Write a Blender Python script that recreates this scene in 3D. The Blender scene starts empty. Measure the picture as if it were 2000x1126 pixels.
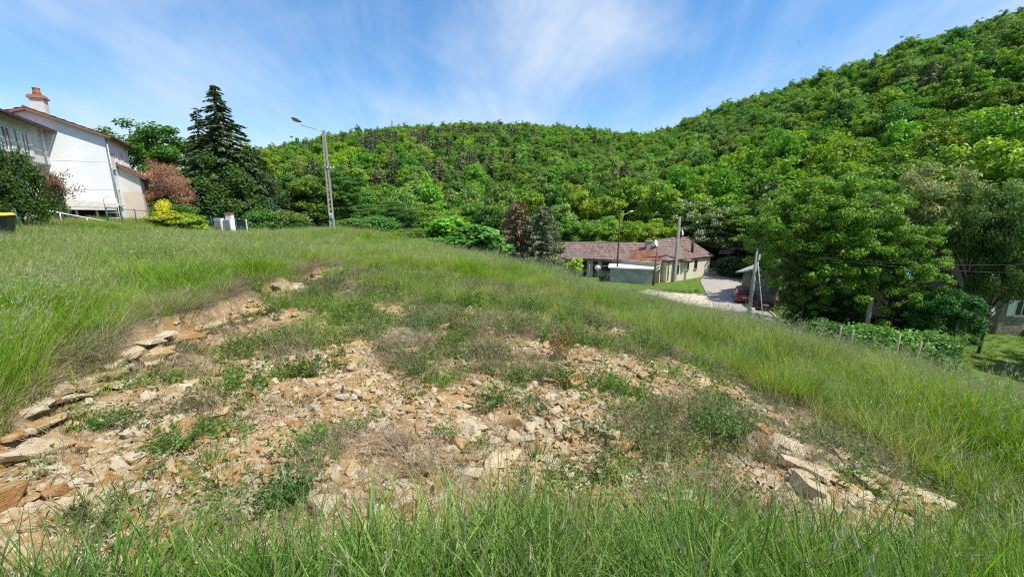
import bpy, bmesh, math, random
import numpy as np
from mathutils import Vector, Matrix
R = math.radians
SC = bpy.context.scene
COL = SC.collection
rng = np.random.default_rng(7)
random.seed(7)

# ------------------------------------------------------------------ camera, sky, sun, exposure
EYE = 1.65
PITCH = math.atan(173 / 800)
cam_d = bpy.data.cameras.new('camera')
cam = bpy.data.objects.new('camera', cam_d); COL.objects.link(cam)
cam_d.sensor_width = 36; cam_d.lens = 14.4
cam_d.clip_start = 0.05; cam_d.clip_end = 5000
cam.location = (0, 0, EYE); cam.rotation_euler = (math.pi / 2 - PITCH, 0, 0)
SC.camera = cam

SUN_EL, SUN_DIR = R(57), Vector((0.94, -0.34, 0)).normalized()
SUN_AZ = math.atan2(SUN_DIR.x, SUN_DIR.y)
world = bpy.data.worlds.new('World'); SC.world = world; world.use_nodes = True
wn, wl = world.node_tree.nodes, world.node_tree.links
wn.clear(); world.cycles.sampling_method = 'NONE'
def N(nt, t, **kw):
    n = nt.nodes.new(t)
    for k, v in kw.items():
        if k.startswith('i_'):
            n.inputs[k[2:].replace('_', ' ')].default_value = v
        else:
            setattr(n, k, v)
    return n
WT = world.node_tree
w_out = N(WT, 'ShaderNodeOutputWorld'); w_bg = N(WT, 'ShaderNodeBackground')
sky = N(WT, 'ShaderNodeTexSky', sky_type='NISHITA', sun_disc=False, sun_elevation=SUN_EL, sun_rotation=SUN_AZ,
        altitude=200, air_density=1.0, dust_density=0.35, ozone_density=2.2)
w_bg.inputs['Strength'].default_value = 0.14
hs = N(WT, 'ShaderNodeHueSaturation', i_Saturation=1.5, i_Value=0.95)
wl.new(sky.outputs[0], hs.inputs['Color'])
tc = N(WT, 'ShaderNodeTexCoord'); sep = N(WT, 'ShaderNodeSeparateXYZ')
wl.new(tc.outputs['Generated'], sep.inputs[0])
zz = N(WT, 'ShaderNodeMath', operation='ADD'); zz.inputs[1].default_value = 0.32
zm = N(WT, 'ShaderNodeMath', operation='MAXIMUM'); zm.inputs[1].default_value = 0.03
wl.new(sep.outputs[2], zm.inputs[0]); wl.new(zm.outputs[0], zz.inputs[0])
comb = N(WT, 'ShaderNodeCombineXYZ')
for i in (0, 1):
    dv = N(WT, 'ShaderNodeMath', operation='DIVIDE')
    wl.new(sep.outputs[i], dv.inputs[0]); wl.new(zz.outputs[0], dv.inputs[1]); wl.new(dv.outputs[0], comb.inputs[i])
def cirrus(scale, rot, stretch, detail, dist, lo, hi, loc=(0, 0, 0), rough=0.62):
    mp = N(WT, 'ShaderNodeMapping'); mp.inputs['Rotation'].default_value = (0, 0, R(rot))
    mp.inputs['Scale'].default_value = (1, stretch, 1); mp.inputs['Location'].default_value = loc
    wl.new(comb.outputs[0], mp.inputs['Vector'])
    nz = N(WT, 'ShaderNodeTexNoise', i_Scale=scale, i_Detail=detail, i_Distortion=dist, i_Roughness=rough)
    wl.new(mp.outputs[0], nz.inputs['Vector'])
    mr = N(WT, 'ShaderNodeMapRange', interpolation_type='SMOOTHSTEP')
    mr.inputs['From Min'].default_value = lo; mr.inputs['From Max'].default_value = hi
    wl.new(nz.outputs['Fac'], mr.inputs['Value'])
    return mr.outputs[0]
def wmath(op, a, b):
    m = N(WT, 'ShaderNodeMath', operation=op)
    for i, v in enumerate((a, b)):
        if isinstance(v, (int, float)): m.inputs[i].default_value = v
        else: wl.new(v, m.inputs[i])
    return m.outputs[0]
c1 = cirrus(0.9, 75, 0.7, 6, 0.5, 0.38, 0.66, (2.2, 0.4, 0), .55)        # broad veils
c2 = cirrus(1.3, 58, 0.40, 8, 0.9, 0.40, 0.72, (1.0, 3.0, 0), .58)       # streaks
c3 = cirrus(1.9, 118, 0.45, 8, 0.8, 0.46, 0.78, (5.0, 1.0, 0), .6)       # cross wisps
hz = N(WT, 'ShaderNodeMapRange'); hz.inputs['From Min'].default_value = 0.62; hz.inputs['From Max'].default_value = 0.02
hz.inputs['To Min'].default_value = 0.0; hz.inputs['To Max'].default_value = 0.30
wl.new(sep.outputs[2], hz.inputs['Value'])                             # a thin veil that thickens with the length of air looked through
cl = wmath('ADD', wmath('MULTIPLY', c1, 0.50), wmath('MULTIPLY', c2, 0.42))
cl = wmath('ADD', cl, wmath('MULTIPLY', c3, 0.30))
cl = wmath('ADD', cl, hz.outputs[0])
cl = wmath('MINIMUM', cl, 0.84)
mixc = N(WT, 'ShaderNodeMix', data_type='RGBA')
mixc.inputs['B'].default_value = (3.8, 4.35, 5.15, 1)
wl.new(cl, mixc.inputs['Factor']); wl.new(hs.outputs[0], mixc.inputs['A'])
wl.new(mixc.outputs['Result'], w_bg.inputs['Color']); wl.new(w_bg.outputs[0], w_out.inputs[0])

sun_d = bpy.data.lights.new('sun', 'SUN'); sun_d.energy = 4.6; sun_d.angle = R(0.53); sun_d.color = (1, 0.95, 0.86)
sun = bpy.data.objects.new('sun', sun_d); COL.objects.link(sun)
to_sun = Vector((SUN_DIR.x * math.cos(SUN_EL), SUN_DIR.y * math.cos(SUN_EL), math.sin(SUN_EL)))
sun.rotation_euler = to_sun.to_track_quat('Z', 'Y').to_euler()
vs = SC.view_settings
vs.view_transform = 'Standard'; vs.look = 'None'; vs.gamma = 1; vs.exposure = 0.5; vs.use_curve_mapping = False
SC.cycles.max_bounces = 4; SC.cycles.diffuse_bounces = 2; SC.cycles.glossy_bounces = 1
SC.cycles.transmission_bounces = 2; SC.cycles.transparent_max_bounces = 4
SC.cycles.use_denoising = False; SC.cycles.filter_width = 1.15
SC.cycles.use_adaptive_sampling = True; SC.cycles.adaptive_threshold = 0.018

# ------------------------------------------------------------------ survey helpers: where a sighted line meets a level or a distance
CP, SP = math.cos(PITCH), math.sin(PITCH)
def ray(u, v):
    b = (563 - v) / 800
    return np.array([(u - 1000) / 800, CP + b * SP, -SP + b * CP])
def at(u, v, y):
    d = ray(u, v); p = d * (y / d[1]); return Vector((p[0], p[1], p[2] + EYE))
def atz(u, v, z):
    d = ray(u, v); p = d * ((z - EYE) / d[2]); return Vector((p[0], p[1], z))

# ------------------------------------------------------------------ noise
def _hash(ix, iy, seed):
    h = (ix.astype(np.int64) * 374761393 + iy.astype(np.int64) * 668265263 + seed * 1442695041) & 0xFFFFFFFF
    h = ((h ^ (h >> 13)) * 1274126177) & 0xFFFFFFFF
    return ((h ^ (h >> 16)) & 0xFFFF) / 65535.0
def vnoise(x, y, seed=0):
    ix, iy = np.floor(x), np.floor(y); fx, fy = x - ix, y - iy
    fx = fx * fx * (3 - 2 * fx); fy = fy * fy * (3 - 2 * fy)
    a = _hash(ix, iy, seed); b = _hash(ix + 1, iy, seed); c = _hash(ix, iy + 1, seed); d = _hash(ix + 1, iy + 1, seed)
    return (a * (1 - fx) + b * fx) * (1 - fy) + (c * (1 - fx) + d * fx) * fy
def fbm(x, y, seed=0, o=4):
    s = 0; a = 0.5; t = 0
    for k in range(o):
        s = s + a * vnoise(x * 2 ** k, y * 2 ** k, seed + k * 17); t += a; a *= 0.5
    return s / t
def sst(a, b, x):
    t = np.clip((x - a) / (b - a), 0, 1); return t * t * (3 - 2 * t)

# ------------------------------------------------------------------ the lie of the land
SIL = [(-500, 330), (300, 325), (400, 312), (480, 300), (560, 286), (650, 266), (720, 257), (800, 251), (900, 243), (1000, 242), (1100, 249),
       (1200, 261), (1260, 263), (1300, 254), (1400, 216), (1500, 186), (1600, 155), (1700, 121), (1800, 87), (1900, 57),
       (2000, 27), (2300, -40), (2800, -90)]
_az, _el = [], []
for u, v in SIL:
    d = ray(u, v); _az.append(math.atan2(d[0], d[1])); _el.append(d[2] / math.hypot(d[0], d[1]))
_azs = np.array(_az); _els = np.array(_el)
RIDGE_AZ = np.array([-1.3, -0.75, -0.5, -0.2, 0.1, 0.3, 0.5, 0.8, 1.2])
RIDGE_R = np.array([260, 260, 280, 330, 350, 330, 290, 260, 260])
FOOT_Z = np.array([0, -1.0, -3.0, -7.0, -8.0, -8.2, -8.2, -8.2, -8.2])
FOOT_R = np.array([70, 70, 66, 66, 68, 72, 74, 64, 60])
TREE_H = 9.0
def far_z(az, r):
    rr = np.interp(az, RIDGE_AZ, RIDGE_R); zf = np.interp(az, RIDGE_AZ, FOOT_Z); rf = np.interp(az, RIDGE_AZ, FOOT_R)
    zr = EYE + np.interp(az, _azs, _els) * rr - TREE_H
    t = np.clip((r - rf) / (rr - rf), 0, 1)
    z = zf + (zr - zf) * (0.72 * t + 0.28 * t * t * (3 - 2 * t)) 
    over = np.clip(r - rr, 0, None)
    z = z - np.clip(over * 0.10, 0, zr + 30)
    return z
VZ = -8.3
ctrl = [(0, 0, 0), (0, 1.3, -.12), (-3, 0, .05), (3, 0, -.15), (0, -5, .2), (-8, -3, .3), (8, -3, -.9), (-20, -10, .8), (20, -10, -4), (0, -40, 2), (-40, -20, 2), (40, -20, -6),
        (0, 2.6, -.5), (0, 4.1, -.6), (0, 5.7, -.65), (0, 8.9, -.72), (0, 13, -.88), (-2.5, 11, -.62), (-2.5, 5, -.48),
        (-3.5, 2.4, -.38), (-4.5, 3.7, -.33), (-4.8, 6.1, -.36), (-5.3, 11.6, -.46), (-5.4, 13.5, -.5),
        (-8, 4, -.22), (-8, 8, -.26), (-12, 12, -.28), (-15, 20, -.5), (-20, 12, -.15), (-27, 22, .0), (-33, 35, -.05), (-40, 30, .3),
        (-40, 15, .4), (-25, 36, -1.15), (-15.6, 36, -1.05), (-10, 28, -1.15), (-5, 21, -1.2), (-34, 48, -.8), (-50, 60, -.6), (-60, 30, 1), (-20, 50, -2.2),
        (1.1, 10.6, -.9), (3.07, 7.8, -1.02), (3.9, 5.8, -1.08), (4.6, 3.6, -1.1), (5, 2, -1.1), (2.5, 2.6, -.75), (2.5, 5, -.85),
        (12.5, 13, -4.4), (9.5, 20, -4.2), (5, 27, -4.4), (0, 33, -4.2), (-7, 40, -3.4), (14, 25, -6.3), (20, 15, -7.4), (30, 10, -8.3), (9, 34, -6.6),
        (21, 37, VZ), (18, 37, VZ), (26, 51, VZ), (13, 53, VZ), (6, 54, VZ), (-3, 54, VZ + .5), (28, 58, VZ), (38, 30, VZ - .1), (30, 26, VZ - .1), (24, 26, VZ), (36, 46, VZ),
        (50, 30, VZ), (16, 43, VZ + .05), (10, 44, VZ + .1), (4, 44, -7.2), (44, 20, VZ - .1), (20, 60, VZ)]
for u, v, y in [(1616, 714, 6.8), (1204, 590, 13), (1000, 532, 17.5), (1100, 560, 15), (2000, 822, 4.9), (1400, 655, 9), (1480, 682, 8), (850, 502, 21), (1800, 768, 5.7), (1300, 624, 11)]:
    p = at(u, v, y); ctrl.append((p.x, p.y, p.z))
for a_ in np.linspace(-1.2, 1.2, 13):
    for r_ in (68, 84, 105):
        ctrl.append((r_ * math.sin(a_), r_ * math.cos(a_), float(far_z(np.array(a_), np.array(float(r_))))))
C3 = np.array(ctrl, float)
def warp(x, y):
    r = np.hypot(x, y); k = np.log1p(r / 6.0) / np.maximum(r, 1e-6); return x * k, y * k
def tk(d2):
    return np.where(d2 > 1e-12, 0.5 * d2 * np.log(np.maximum(d2, 1e-12)), 0)
_cx, _cy = warp(C3[:, 0], C3[:, 1])
n_ = len(C3); A_ = np.zeros((n_ + 3, n_ + 3))
A_[:n_, :n_] = tk((_cx[:, None] - _cx) ** 2 + (_cy[:, None] - _cy) ** 2) + np.eye(n_) * 2e-4
A_[:n_, n_:] = np.c_[np.ones(n_), _cx, _cy]; A_[n_:, :n_] = A_[:n_, n_:].T
TW = np.linalg.solve(A_, np.r_[C3[:, 2], 0, 0, 0])
def near_z(x, y):
    wx, wy = warp(x, y)
    z = TW[n_] + TW[n_ + 1] * wx + TW[n_ + 2] * wy
    for i in range(n_):
        z = z + TW[i] * tk((wx - _cx[i]) ** 2 + (wy - _cy[i]) ** 2)
    return z
# edge of the stony clearing
def x_left(y): return np.interp(y, [0, 2.0, 3.7, 6.1, 11.7, 14], [-3.2, -3.7, -4.5, -4.8, -5.3, -5.5])
def x_right(y): return np.interp(y, [0, 2, 3.3, 3.8, 5.8, 7.8, 10.6, 12.6, 14], [4.6, 4.5, 4.4, 4.3, 3.8, 3.0, 1.2, -1.6, -5])
def clearing(x, y):
    """metres inside the clearing (negative outside), ragged"""
    w = (fbm(x * 0.9, y * 0.9, 5) - .5) * 1.1
    yn = np.interp(x, [-5, -3, 0, 2.5, 5], [0.6, 1.35, 2.0, 2.1, 2.2])
    d = np.minimum(np.minimum(x - x_left(y), x_right(y) - x), np.minimum(13.6 - y, (y - yn) * 1.0))
    return d + w * 0.5
def ground_z(x, y):
    x = np.asarray(x, float); y = np.asarray(y, float)
    r = np.hypot(x, y); az = np.arctan2(x, y)
    zn = near_z(x, y); zf = far_z(az, r)
    # cut edge of the bank on the left, the near bank, the low ledge on the right
    front = sst(0.6, 1.6, y) * (1 - sst(11.0, 13.5, y))
    w = (fbm(x * 1.3, y * 1.3, 9) - .5) * .5
    zn = zn + 0.33 * sst(0.08, -0.12, x - x_left(y) + w) * front
    zn = zn - 0.16 * sst(-0.15, 0.25, x - x_right(y) + w + .7) * front * (1 - sst(.5, 1.8, x - x_right(y)))
    inside = sst(-0.3, 0.8, clearing(x, y))
    zn = zn + inside * ((fbm(x * 1.1, y * 1.1, 21, 5) - .5) * .30 + (fbm(x * 4.5, y * 4.5, 33, 3) - .5) * .10)
    zn = zn + (1 - inside) * (fbm(x * .8, y * .8, 41, 4) - .5) * .16 * sst(60, 20, r)
    b = sst(72, 100, r) * sst(-.2, .25, np.cos(az))
    return zn * (1 - b) + zf * b + b * (fbm(x * .02, y * .02, 3, 3) - .5) * 7 * sst(100, 180, r)
def gz(x, y): return float(ground_z(np.array([x]), np.array([y]))[0])

def hit(u, v):
    """where the sight line u, v meets the ground"""
    d = ray(u, v); t = np.geomspace(1.2, 70, 1200); z = ground_z(d[0] * t, d[1] * t) - (EYE + d[2] * t); i = int(np.argmax(z > 0)); return d[0] * t[i], d[1] * t[i]

# ------------------------------------------------------------------ mesh helpers
def mesh_np(name, V, Q, smooth=False, attrs=None, mat_idx=None):
    me = bpy.data.meshes.new(name)
    V = np.asarray(V, np.float32); Q = np.asarray(Q, np.int32)
    me.vertices.add(len(V)); me.vertices.foreach_set('co', V.ravel())
    k = Q.shape[1]
    me.loops.add(Q.size); me.loops.foreach_set('vertex_index', Q.ravel())
    me.polygons.add(len(Q)); me.polygons.foreach_set('loop_start', np.arange(0, Q.size, k, dtype=np.int32))
    me.polygons.foreach_set('use_smooth', np.full(len(Q), smooth))
    if mat_idx is not None: me.polygons.foreach_set('material_index', np.asarray(mat_idx, np.int32))
    for an, (ty, dom, arr) in (attrs or {}).items():
        a = me.attributes.new(an, ty, dom)
        a.data.foreach_set('vector' if ty == 'FLOAT_VECTOR' else 'color' if ty == 'FLOAT_COLOR' else 'value', np.ascontiguousarray(arr).ravel())
    me.update(calc_edges=True)
    return me
def link(name, me, mat=None, parent=None):
    o = bpy.data.objects.new(name, me); COL.objects.link(o)
    if mat is not None and me is not None and len(me.materials) == 0: me.materials.append(mat)
    if parent is not None: o.parent = parent
    return o
def tag(o, label=None, cat=None, group=None, kind=None):
    if label: o['label'] = label
    if cat: o['category'] = cat
    if group: o['group'] = group
    if kind: o['kind'] = kind
    return o
def empty(name, loc=(0, 0, 0), rz=0, label=None, cat=None, group=None):
    o = bpy.data.objects.new(name, None); COL.objects.link(o)
    o.location = loc; o.rotation_euler = (0, 0, rz); o.empty_display_size = .1
    return tag(o, label, cat, group)
def copy_tree(o, parent=None):
    c = o.copy(); COL.objects.link(c); c.parent = parent
    for ch in list(o.children): copy_tree(ch, c)
    return c
class MB:
    def __init__(s): s.v = []; s.f = []
    def add(s, vs, fs):
        b = len(s.v); s.v += [tuple(v) for v in vs]; s.f += [tuple(i + b for i in f) for f in fs]; return s
    def box(s, c, d, rz=0, M=None):
        hx, hy, hz_ = d[0] / 2, d[1] / 2, d[2] / 2
        M = M or (Matrix.Translation(Vector(c)) @ Matrix.Rotation(rz, 4, 'Z'))
        vs = [M @ Vector((x, y, z)) for x in (-hx, hx) for y in (-hy, hy) for z in (-hz_, hz_)]
        return s.add(vs, [(0, 1, 3, 2), (4, 6, 7, 5), (0, 4, 5, 1), (2, 3, 7, 6), (0, 2, 6, 4), (1, 5, 7, 3)])
    def bar(s, a, b, w, h=None, up=(0, 0, 1)):
        a, b = Vector(a), Vector(b); h = h or w; d = b - a; L = d.length; d.normalize()
        u = Vector(up); x = d.cross(u)
        if x.length < 1e-4: x = Vector((1, 0, 0))
        x.normalize(); u = x.cross(d)
        M = Matrix.Translation((a + b) / 2) @ Matrix((x, d, u)).transposed().to_4x4()
        return s.box(None, (w, L, h), M=M)
    def tube(s, path, rad, n=8, cap=True):
        P = [Vector(p) for p in path]; rad = rad if hasattr(rad, '__len__') else [rad] * len(P)
        rings = []; X = None
        for i, p in enumerate(P):
            d = (P[min(i + 1, len(P) - 1)] - P[max(i - 1, 0)]).normalized()
            if X is None: X = d.orthogonal().normalized()
            else: X = (X - d * X.dot(d)).normalized()
            Y = d.cross(X)
            rings.append([p + rad[i] * (math.cos(2 * math.pi * k / n) * X + math.sin(2 * math.pi * k / n) * Y) for k in range(n)])
        fs = [(i * n + k, i * n + (k + 1) % n, (i + 1) * n + (k + 1) % n, (i + 1) * n + k) for i in range(len(P) - 1) for k in range(n)]
        if cap: fs += [tuple(range(n - 1, -1, -1)), tuple((len(P) - 1) * n + k for k in range(n))]
        return s.add([v for r in rings for v in r], fs)
    def prism(s, poly, ext):
        """poly: 3-D points of a face, ext: extrusion vector"""
        n = len(poly); e = Vector(ext); a = [Vector(p) for p in poly]
        return s.add(a + [p + e for p in a], [tuple(range(n - 1, -1, -1)), tuple(range(n, 2 * n))] + [(i, (i + 1) % n, n + (i + 1) % n, n + i) for i in range(n)])
    def build(s, name, mat, parent=None, smooth=False, bevel=0):
        me = bpy.data.meshes.new(name); me.from_pydata(s.v, [], s.f)
        bm = bmesh.new(); bm.from_mesh(me); bmesh.ops.recalc_face_normals(bm, faces=bm.faces)
        if bevel: bmesh.ops.bevel(bm, geom=bm.edges[:], offset=bevel, segments=2, affect='EDGES', clamp_overlap=True)
        bm.to_mesh(me); bm.free()
        for p in me.polygons: p.use_smooth = smooth
        me.materials.append(mat)
        o = bpy.data.objects.new(name, me); COL.objects.link(o); o.parent = parent
        return o

# ------------------------------------------------------------------ materials
def new_mat(name):
    m = bpy.data.materials.new(name); m.use_nodes = True
    nt = m.node_tree; nt.nodes.clear()
    out = N(nt, 'ShaderNodeOutputMaterial'); return m, nt, out
def simple(name, col, rough=.7, var=.25, scale=6., metal=0, bump=.0, spec=.3, col2=None, detail=5):
    m, nt, out = new_mat(name); b = N(nt, 'ShaderNodeBsdfPrincipled', i_Roughness=rough, i_Metallic=metal)
    b.inputs['Specular IOR Level'].default_value = spec
    tcn = N(nt, 'ShaderNodeTexCoord'); nz = N(nt, 'ShaderNodeTexNoise', i_Scale=scale, i_Detail=detail, i_Roughness=.65)
    nt.links.new(tcn.outputs['Object'], nz.inputs['Vector'])
    mx = N(nt, 'ShaderNodeMix', data_type='RGBA')
    c2 = col2 or tuple(c * (1 - var) for c in col)
    mx.inputs['A'].default_value = (*c2, 1); mx.inputs['B'].default_value = (*col, 1)
    mr = N(nt, 'ShaderNodeMapRange'); mr.inputs['From Min'].default_value = .3; mr.inputs['From Max'].default_value = .68
    nt.links.new(nz.outputs['Fac'], mr.inputs['Value']); nt.links.new(mr.outputs[0], mx.inputs['Factor'])
    nt.links.new(mx.outputs['Result'], b.inputs['Base Color'])
    if bump:
        bp = N(nt, 'ShaderNodeBump', i_Strength=bump, i_Distance=.02)
        nt.links.new(nz.outputs['Fac'], bp.inputs['Height']); nt.links.new(bp.outputs[0], b.inputs['Normal'])
    nt.links.new(b.outputs[0], out.inputs[0])
    return m
def leaf_mat(name, transl=.35, vary=.5, hue=.022, rough=.45, spec=.25, color=None):
    """leaf surface: the plant's own green comes from its tint, varied from plant to plant and leaf to leaf"""
    m, nt, out = new_mat(name); L = nt.links
    oi = N(nt, 'ShaderNodeObjectInfo'); ge = N(nt, 'ShaderNodeNewGeometry')
    h = N(nt, 'ShaderNodeHueSaturation')
    if color is None:
        ta = N(nt, 'ShaderNodeAttribute', attribute_type='INSTANCER', attribute_name='tint'); L.new(ta.outputs['Color'], h.inputs['Color'])
    else: h.inputs['Color'].default_value = (*color, 1)
    mh = N(nt, 'ShaderNodeMapRange'); mh.inputs['To Min'].default_value = .5 - hue; mh.inputs['To Max'].default_value = .5 + hue
    L.new(oi.outputs['Random'], mh.inputs['Value']); L.new(mh.outputs[0], h.inputs['Hue'])
    w1 = N(nt, 'ShaderNodeTexWhiteNoise', noise_dimensions='1D'); L.new(oi.outputs['Random'], w1.inputs['W'])
    a = N(nt, 'ShaderNodeMapRange'); a.inputs['To Min'].default_value = 1 - vary * .55; a.inputs['To Max'].default_value = 1 + vary * .55
    L.new(w1.outputs['Value'], a.inputs['Value'])
    c = N(nt, 'ShaderNodeMapRange'); c.inputs['To Min'].default_value = .68; c.inputs['To Max'].default_value = 1.32
    L.new(ge.outputs['Random Per Island'], c.inputs['Value'])
    mu = N(nt, 'ShaderNodeMath', operation='MULTIPLY'); L.new(a.outputs[0], mu.inputs[0]); L.new(c.outputs[0], mu.inputs[1])
    L.new(mu.outputs[0], h.inputs['Value'])
    b = N(nt, 'ShaderNodeBsdfPrincipled', i_Roughness=rough); b.inputs['Specular IOR Level'].default_value = spec
    L.new(h.outputs[0], b.inputs['Base Color'])
    t = N(nt, 'ShaderNodeBsdfTranslucent'); g = N(nt, 'ShaderNodeHueSaturation', i_Hue=.49, i_Saturation=1.1, i_Value=1.25)
    L.new(h.outputs[0], g.inputs['Color']); L.new(g.outputs[0], t.inputs['Color'])
    mx = N(nt, 'ShaderNodeMixShader'); mx.inputs[0].default_value = transl
    L.new(b.outputs[0], mx.inputs[1]); L.new(t.outputs[0], mx.inputs[2]); L.new(mx.outputs[0], out.inputs[0])
    return m
M = {}
M['leaf'] = leaf_mat('leaf'); M['needle'] = leaf_mat('needle', transl=.12, vary=.35, hue=.02, rough=.6)
M['grass'] = leaf_mat('grass_blade', transl=.42, vary=.55, hue=.03, rough=.5)
M['straw'] = leaf_mat('seed_head', transl=.3, vary=.35, hue=.012, rough=.7, color=(.36, .37, .20))
M['dead_stem'] = leaf_mat('dead_stem', transl=.1, vary=.3, hue=.01, rough=.8, color=(.30, .24, .16))
M['bark'] = simple('bark', (.11, .085, .06), .9, .5, 7, bump=.6)
M['bark_pale'] = simple('bark_pale', (.36, .30, .23), .9, .4, 7, bump=.5)
M['render_white'] = simple('render_white', (.80, .81, .82), .85, .09, .5, bump=.05, col2=(.69, .70, .70))
M['render_grey'] = simple('render_grey', (.62, .61, .58), .85, .14, .7, bump=.05)
M['render_beige'] = simple('render_beige', (.60, .50, .41), .9, .15, 1.2, bump=.1)
M['render_cream'] = simple('render_cream', (.74, .68, .52), .9, .14, .8, bump=.1)
M['render_green'] = simple('render_grey_green', (.50, .50, .42), .9, .15, .8, bump=.1)
M['concrete'] = simple('concrete', (.42, .40, .36), .9, .35, 3, bump=.3)
M['shed_wall'] = simple('shed_wall', (.50, .51, .50), .9, .55, .9, bump=.2, col2=(.30, .31, .30))
M['stone_wall'] = simple('stone_wall', (.36, .31, .24), .95, .5, 2.6, bump=.8)
M['white_paint'] = simple('white_paint', (.80, .80, .78), .45, .06, 3)
M['old_white'] = simple('old_white', (.70, .70, .67), .6, .2, 3)
M['metal_grey'] = simple('galvanised_metal', (.42, .43, .44), .45, .2, 8, metal=.6)
M['iron_dark'] = simple('dark_iron', (.05, .045, .04), .6, .3, 5)
M['rust'] = simple('rust_brown', (.10, .055, .035), .8, .4, 5)
M['pole_wood'] = simple('pole_wood', (.40, .36, .30), .9, .4, 5, bump=.3)
M['wood_dark'] = simple('weathered_wood', (.20, .16, .12), .9, .4, 4, bump=.3)
M['shade_dark'] = simple('dark_interior', (.03, .03, .03), .9, .3, 2)  # near-black colour standing in for the shade inside openings
M['green_mesh'] = simple('green_fence', (.035, .12, .09), .6, .3, 10)
M['green_screen'] = simple('green_screen', (.02, .07, .065), .8, .4, 6)
M['terracotta'] = simple('terracotta', (.45, .20, .11), .85, .3, 6, bump=.2)
M['brick_red'] = simple('brick_red', (.33, .15, .10), .9, .35, 6)
M['black_plastic'] = simple('black_plastic', (.02, .02, .022), .4, .2, 4)
M['yellow_plastic'] = simple('yellow_plastic', (.72, .50, .02), .4, .1, 4)
M['tyre'] = simple('tyre_rubber', (.02, .02, .02), .8, .2, 4)
M['blue_tarp'] = simple('blue_tarp', (.05, .28, .60), .5, .3, 3)
M['blue_paint'] = simple('blue_label', (.10, .30, .60), .5, .1, 3)
M['white_sheet'] = simple('white_plastic_sheet', (.80, .80, .82), .5, .1, 3)
def glass(name, col=(.02, .025, .03)):
    m, nt, out = new_mat(name); b = N(nt, 'ShaderNodeBsdfPrincipled', i_Roughness=.06); b.inputs['Base Color'].default_value = (*col, 1)
    b.inputs['Specular IOR Level'].default_value = .6; nt.links.new(b.outputs[0], out.inputs[0]); return m
M['pane'] = glass('window_glass')
def paint(name, col):
    m, nt, out = new_mat(name); b = N(nt, 'ShaderNodeBsdfPrincipled', i_Roughness=.3); b.inputs['Base Color'].default_value = (*col, 1)
    b.inputs['Coat Weight'].default_value = .6; b.inputs['Coat Roughness'].default_value = .08; nt.links.new(b.outputs[0], out.inputs[0]); return m
M['car_red'] = paint('car_red', (.28, .02, .025)); M['car_black'] = paint('car_black', (.012, .014, .018)); M['car_glass'] = glass('car_glass')
M['lamp_red'] = simple('tail_lamp', (.45, .02, .02), .25, .05, 3); M['chrome'] = simple('wheel_metal', (.5, .5, .5), .35, .1, 3, metal=.8)
def tile_mat(name, c1, c2, moss):
    m, nt, out = new_mat(name); L = nt.links; b = N(nt, 'ShaderNodeBsdfPrincipled', i_Roughness=.85)
    ge = N(nt, 'ShaderNodeNewGeometry'); tcn = N(nt, 'ShaderNodeTexCoord')
    nz = N(nt, 'ShaderNodeTexNoise', i_Scale=1.1, i_Detail=6., i_Roughness=.7); L.new(tcn.outputs['Object'], nz.inputs['Vector'])
    nf = N(nt, 'ShaderNodeTexNoise', i_Scale=7., i_Detail=3.); L.new(tcn.outputs['Object'], nf.inputs['Vector'])
    ad = N(nt, 'ShaderNodeMath', operation='ADD'); L.new(nz.outputs['Fac'], ad.inputs[0]); L.new(nf.outputs['Fac'], ad.inputs[1])
    mr = N(nt, 'ShaderNodeMapRange'); mr.inputs['From Min'].default_value = .7; mr.inputs['From Max'].default_value = 1.3; L.new(ad.outputs[0], mr.inputs['Value'])
    mx = N(nt, 'ShaderNodeMix', data_type='RGBA'); mx.inputs['A'].default_value = (*c1, 1); mx.inputs['B'].default_value = (*c2, 1); L.new(mr.outputs[0], mx.inputs['Factor'])
    m2 = N(nt, 'ShaderNodeMix', data_type='RGBA'); m2.inputs['B'].default_value = (*moss, 1); L.new(mx.outputs['Result'], m2.inputs['A'])
    r2 = N(nt, 'ShaderNodeMapRange'); r2.inputs['From Min'].default_value = .60; r2.inputs['From Max'].default_value = .75; r2.inputs['To Max'].default_value = .6
    L.new(nz.outputs['Fac'], r2.inputs['Value']); L.new(r2.outputs[0], m2.inputs['Factor'])
    hv = N(nt, 'ShaderNodeHueSaturation'); rr = N(nt, 'ShaderNodeMapRange'); rr.inputs['To Min'].default_value = .72; rr.inputs['To Max'].default_value = 1.28
    L.new(ge.outputs['Random Per Island'], rr.inputs['Value']); L.new(rr.outputs[0], hv.inputs['Value']); L.new(m2.outputs['Result'], hv.inputs['Color'])
    L.new(hv.outputs[0], b.inputs['Base Color']); L.new(b.outputs[0], out.inputs[0]); return m
M['tile_brown'] = tile_mat('roof_tile_brown', (.15, .10, .085), (.27, .19, .165), (.27, .24, .20))
M['tile_red'] = tile_mat('roof_tile_red', (.27, .11, .06), (.36, .17, .10), (.26, .20, .10))
M['tile_dark'] = tile_mat('roof_tile_dark', (.15, .075, .055), (.25, .13, .09), (.20, .16, .10))
M['tile_orange'] = tile_mat('roof_tile_orange', (.42, .20, .11), (.52, .30, .2), (.34, .25, .15))

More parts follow.
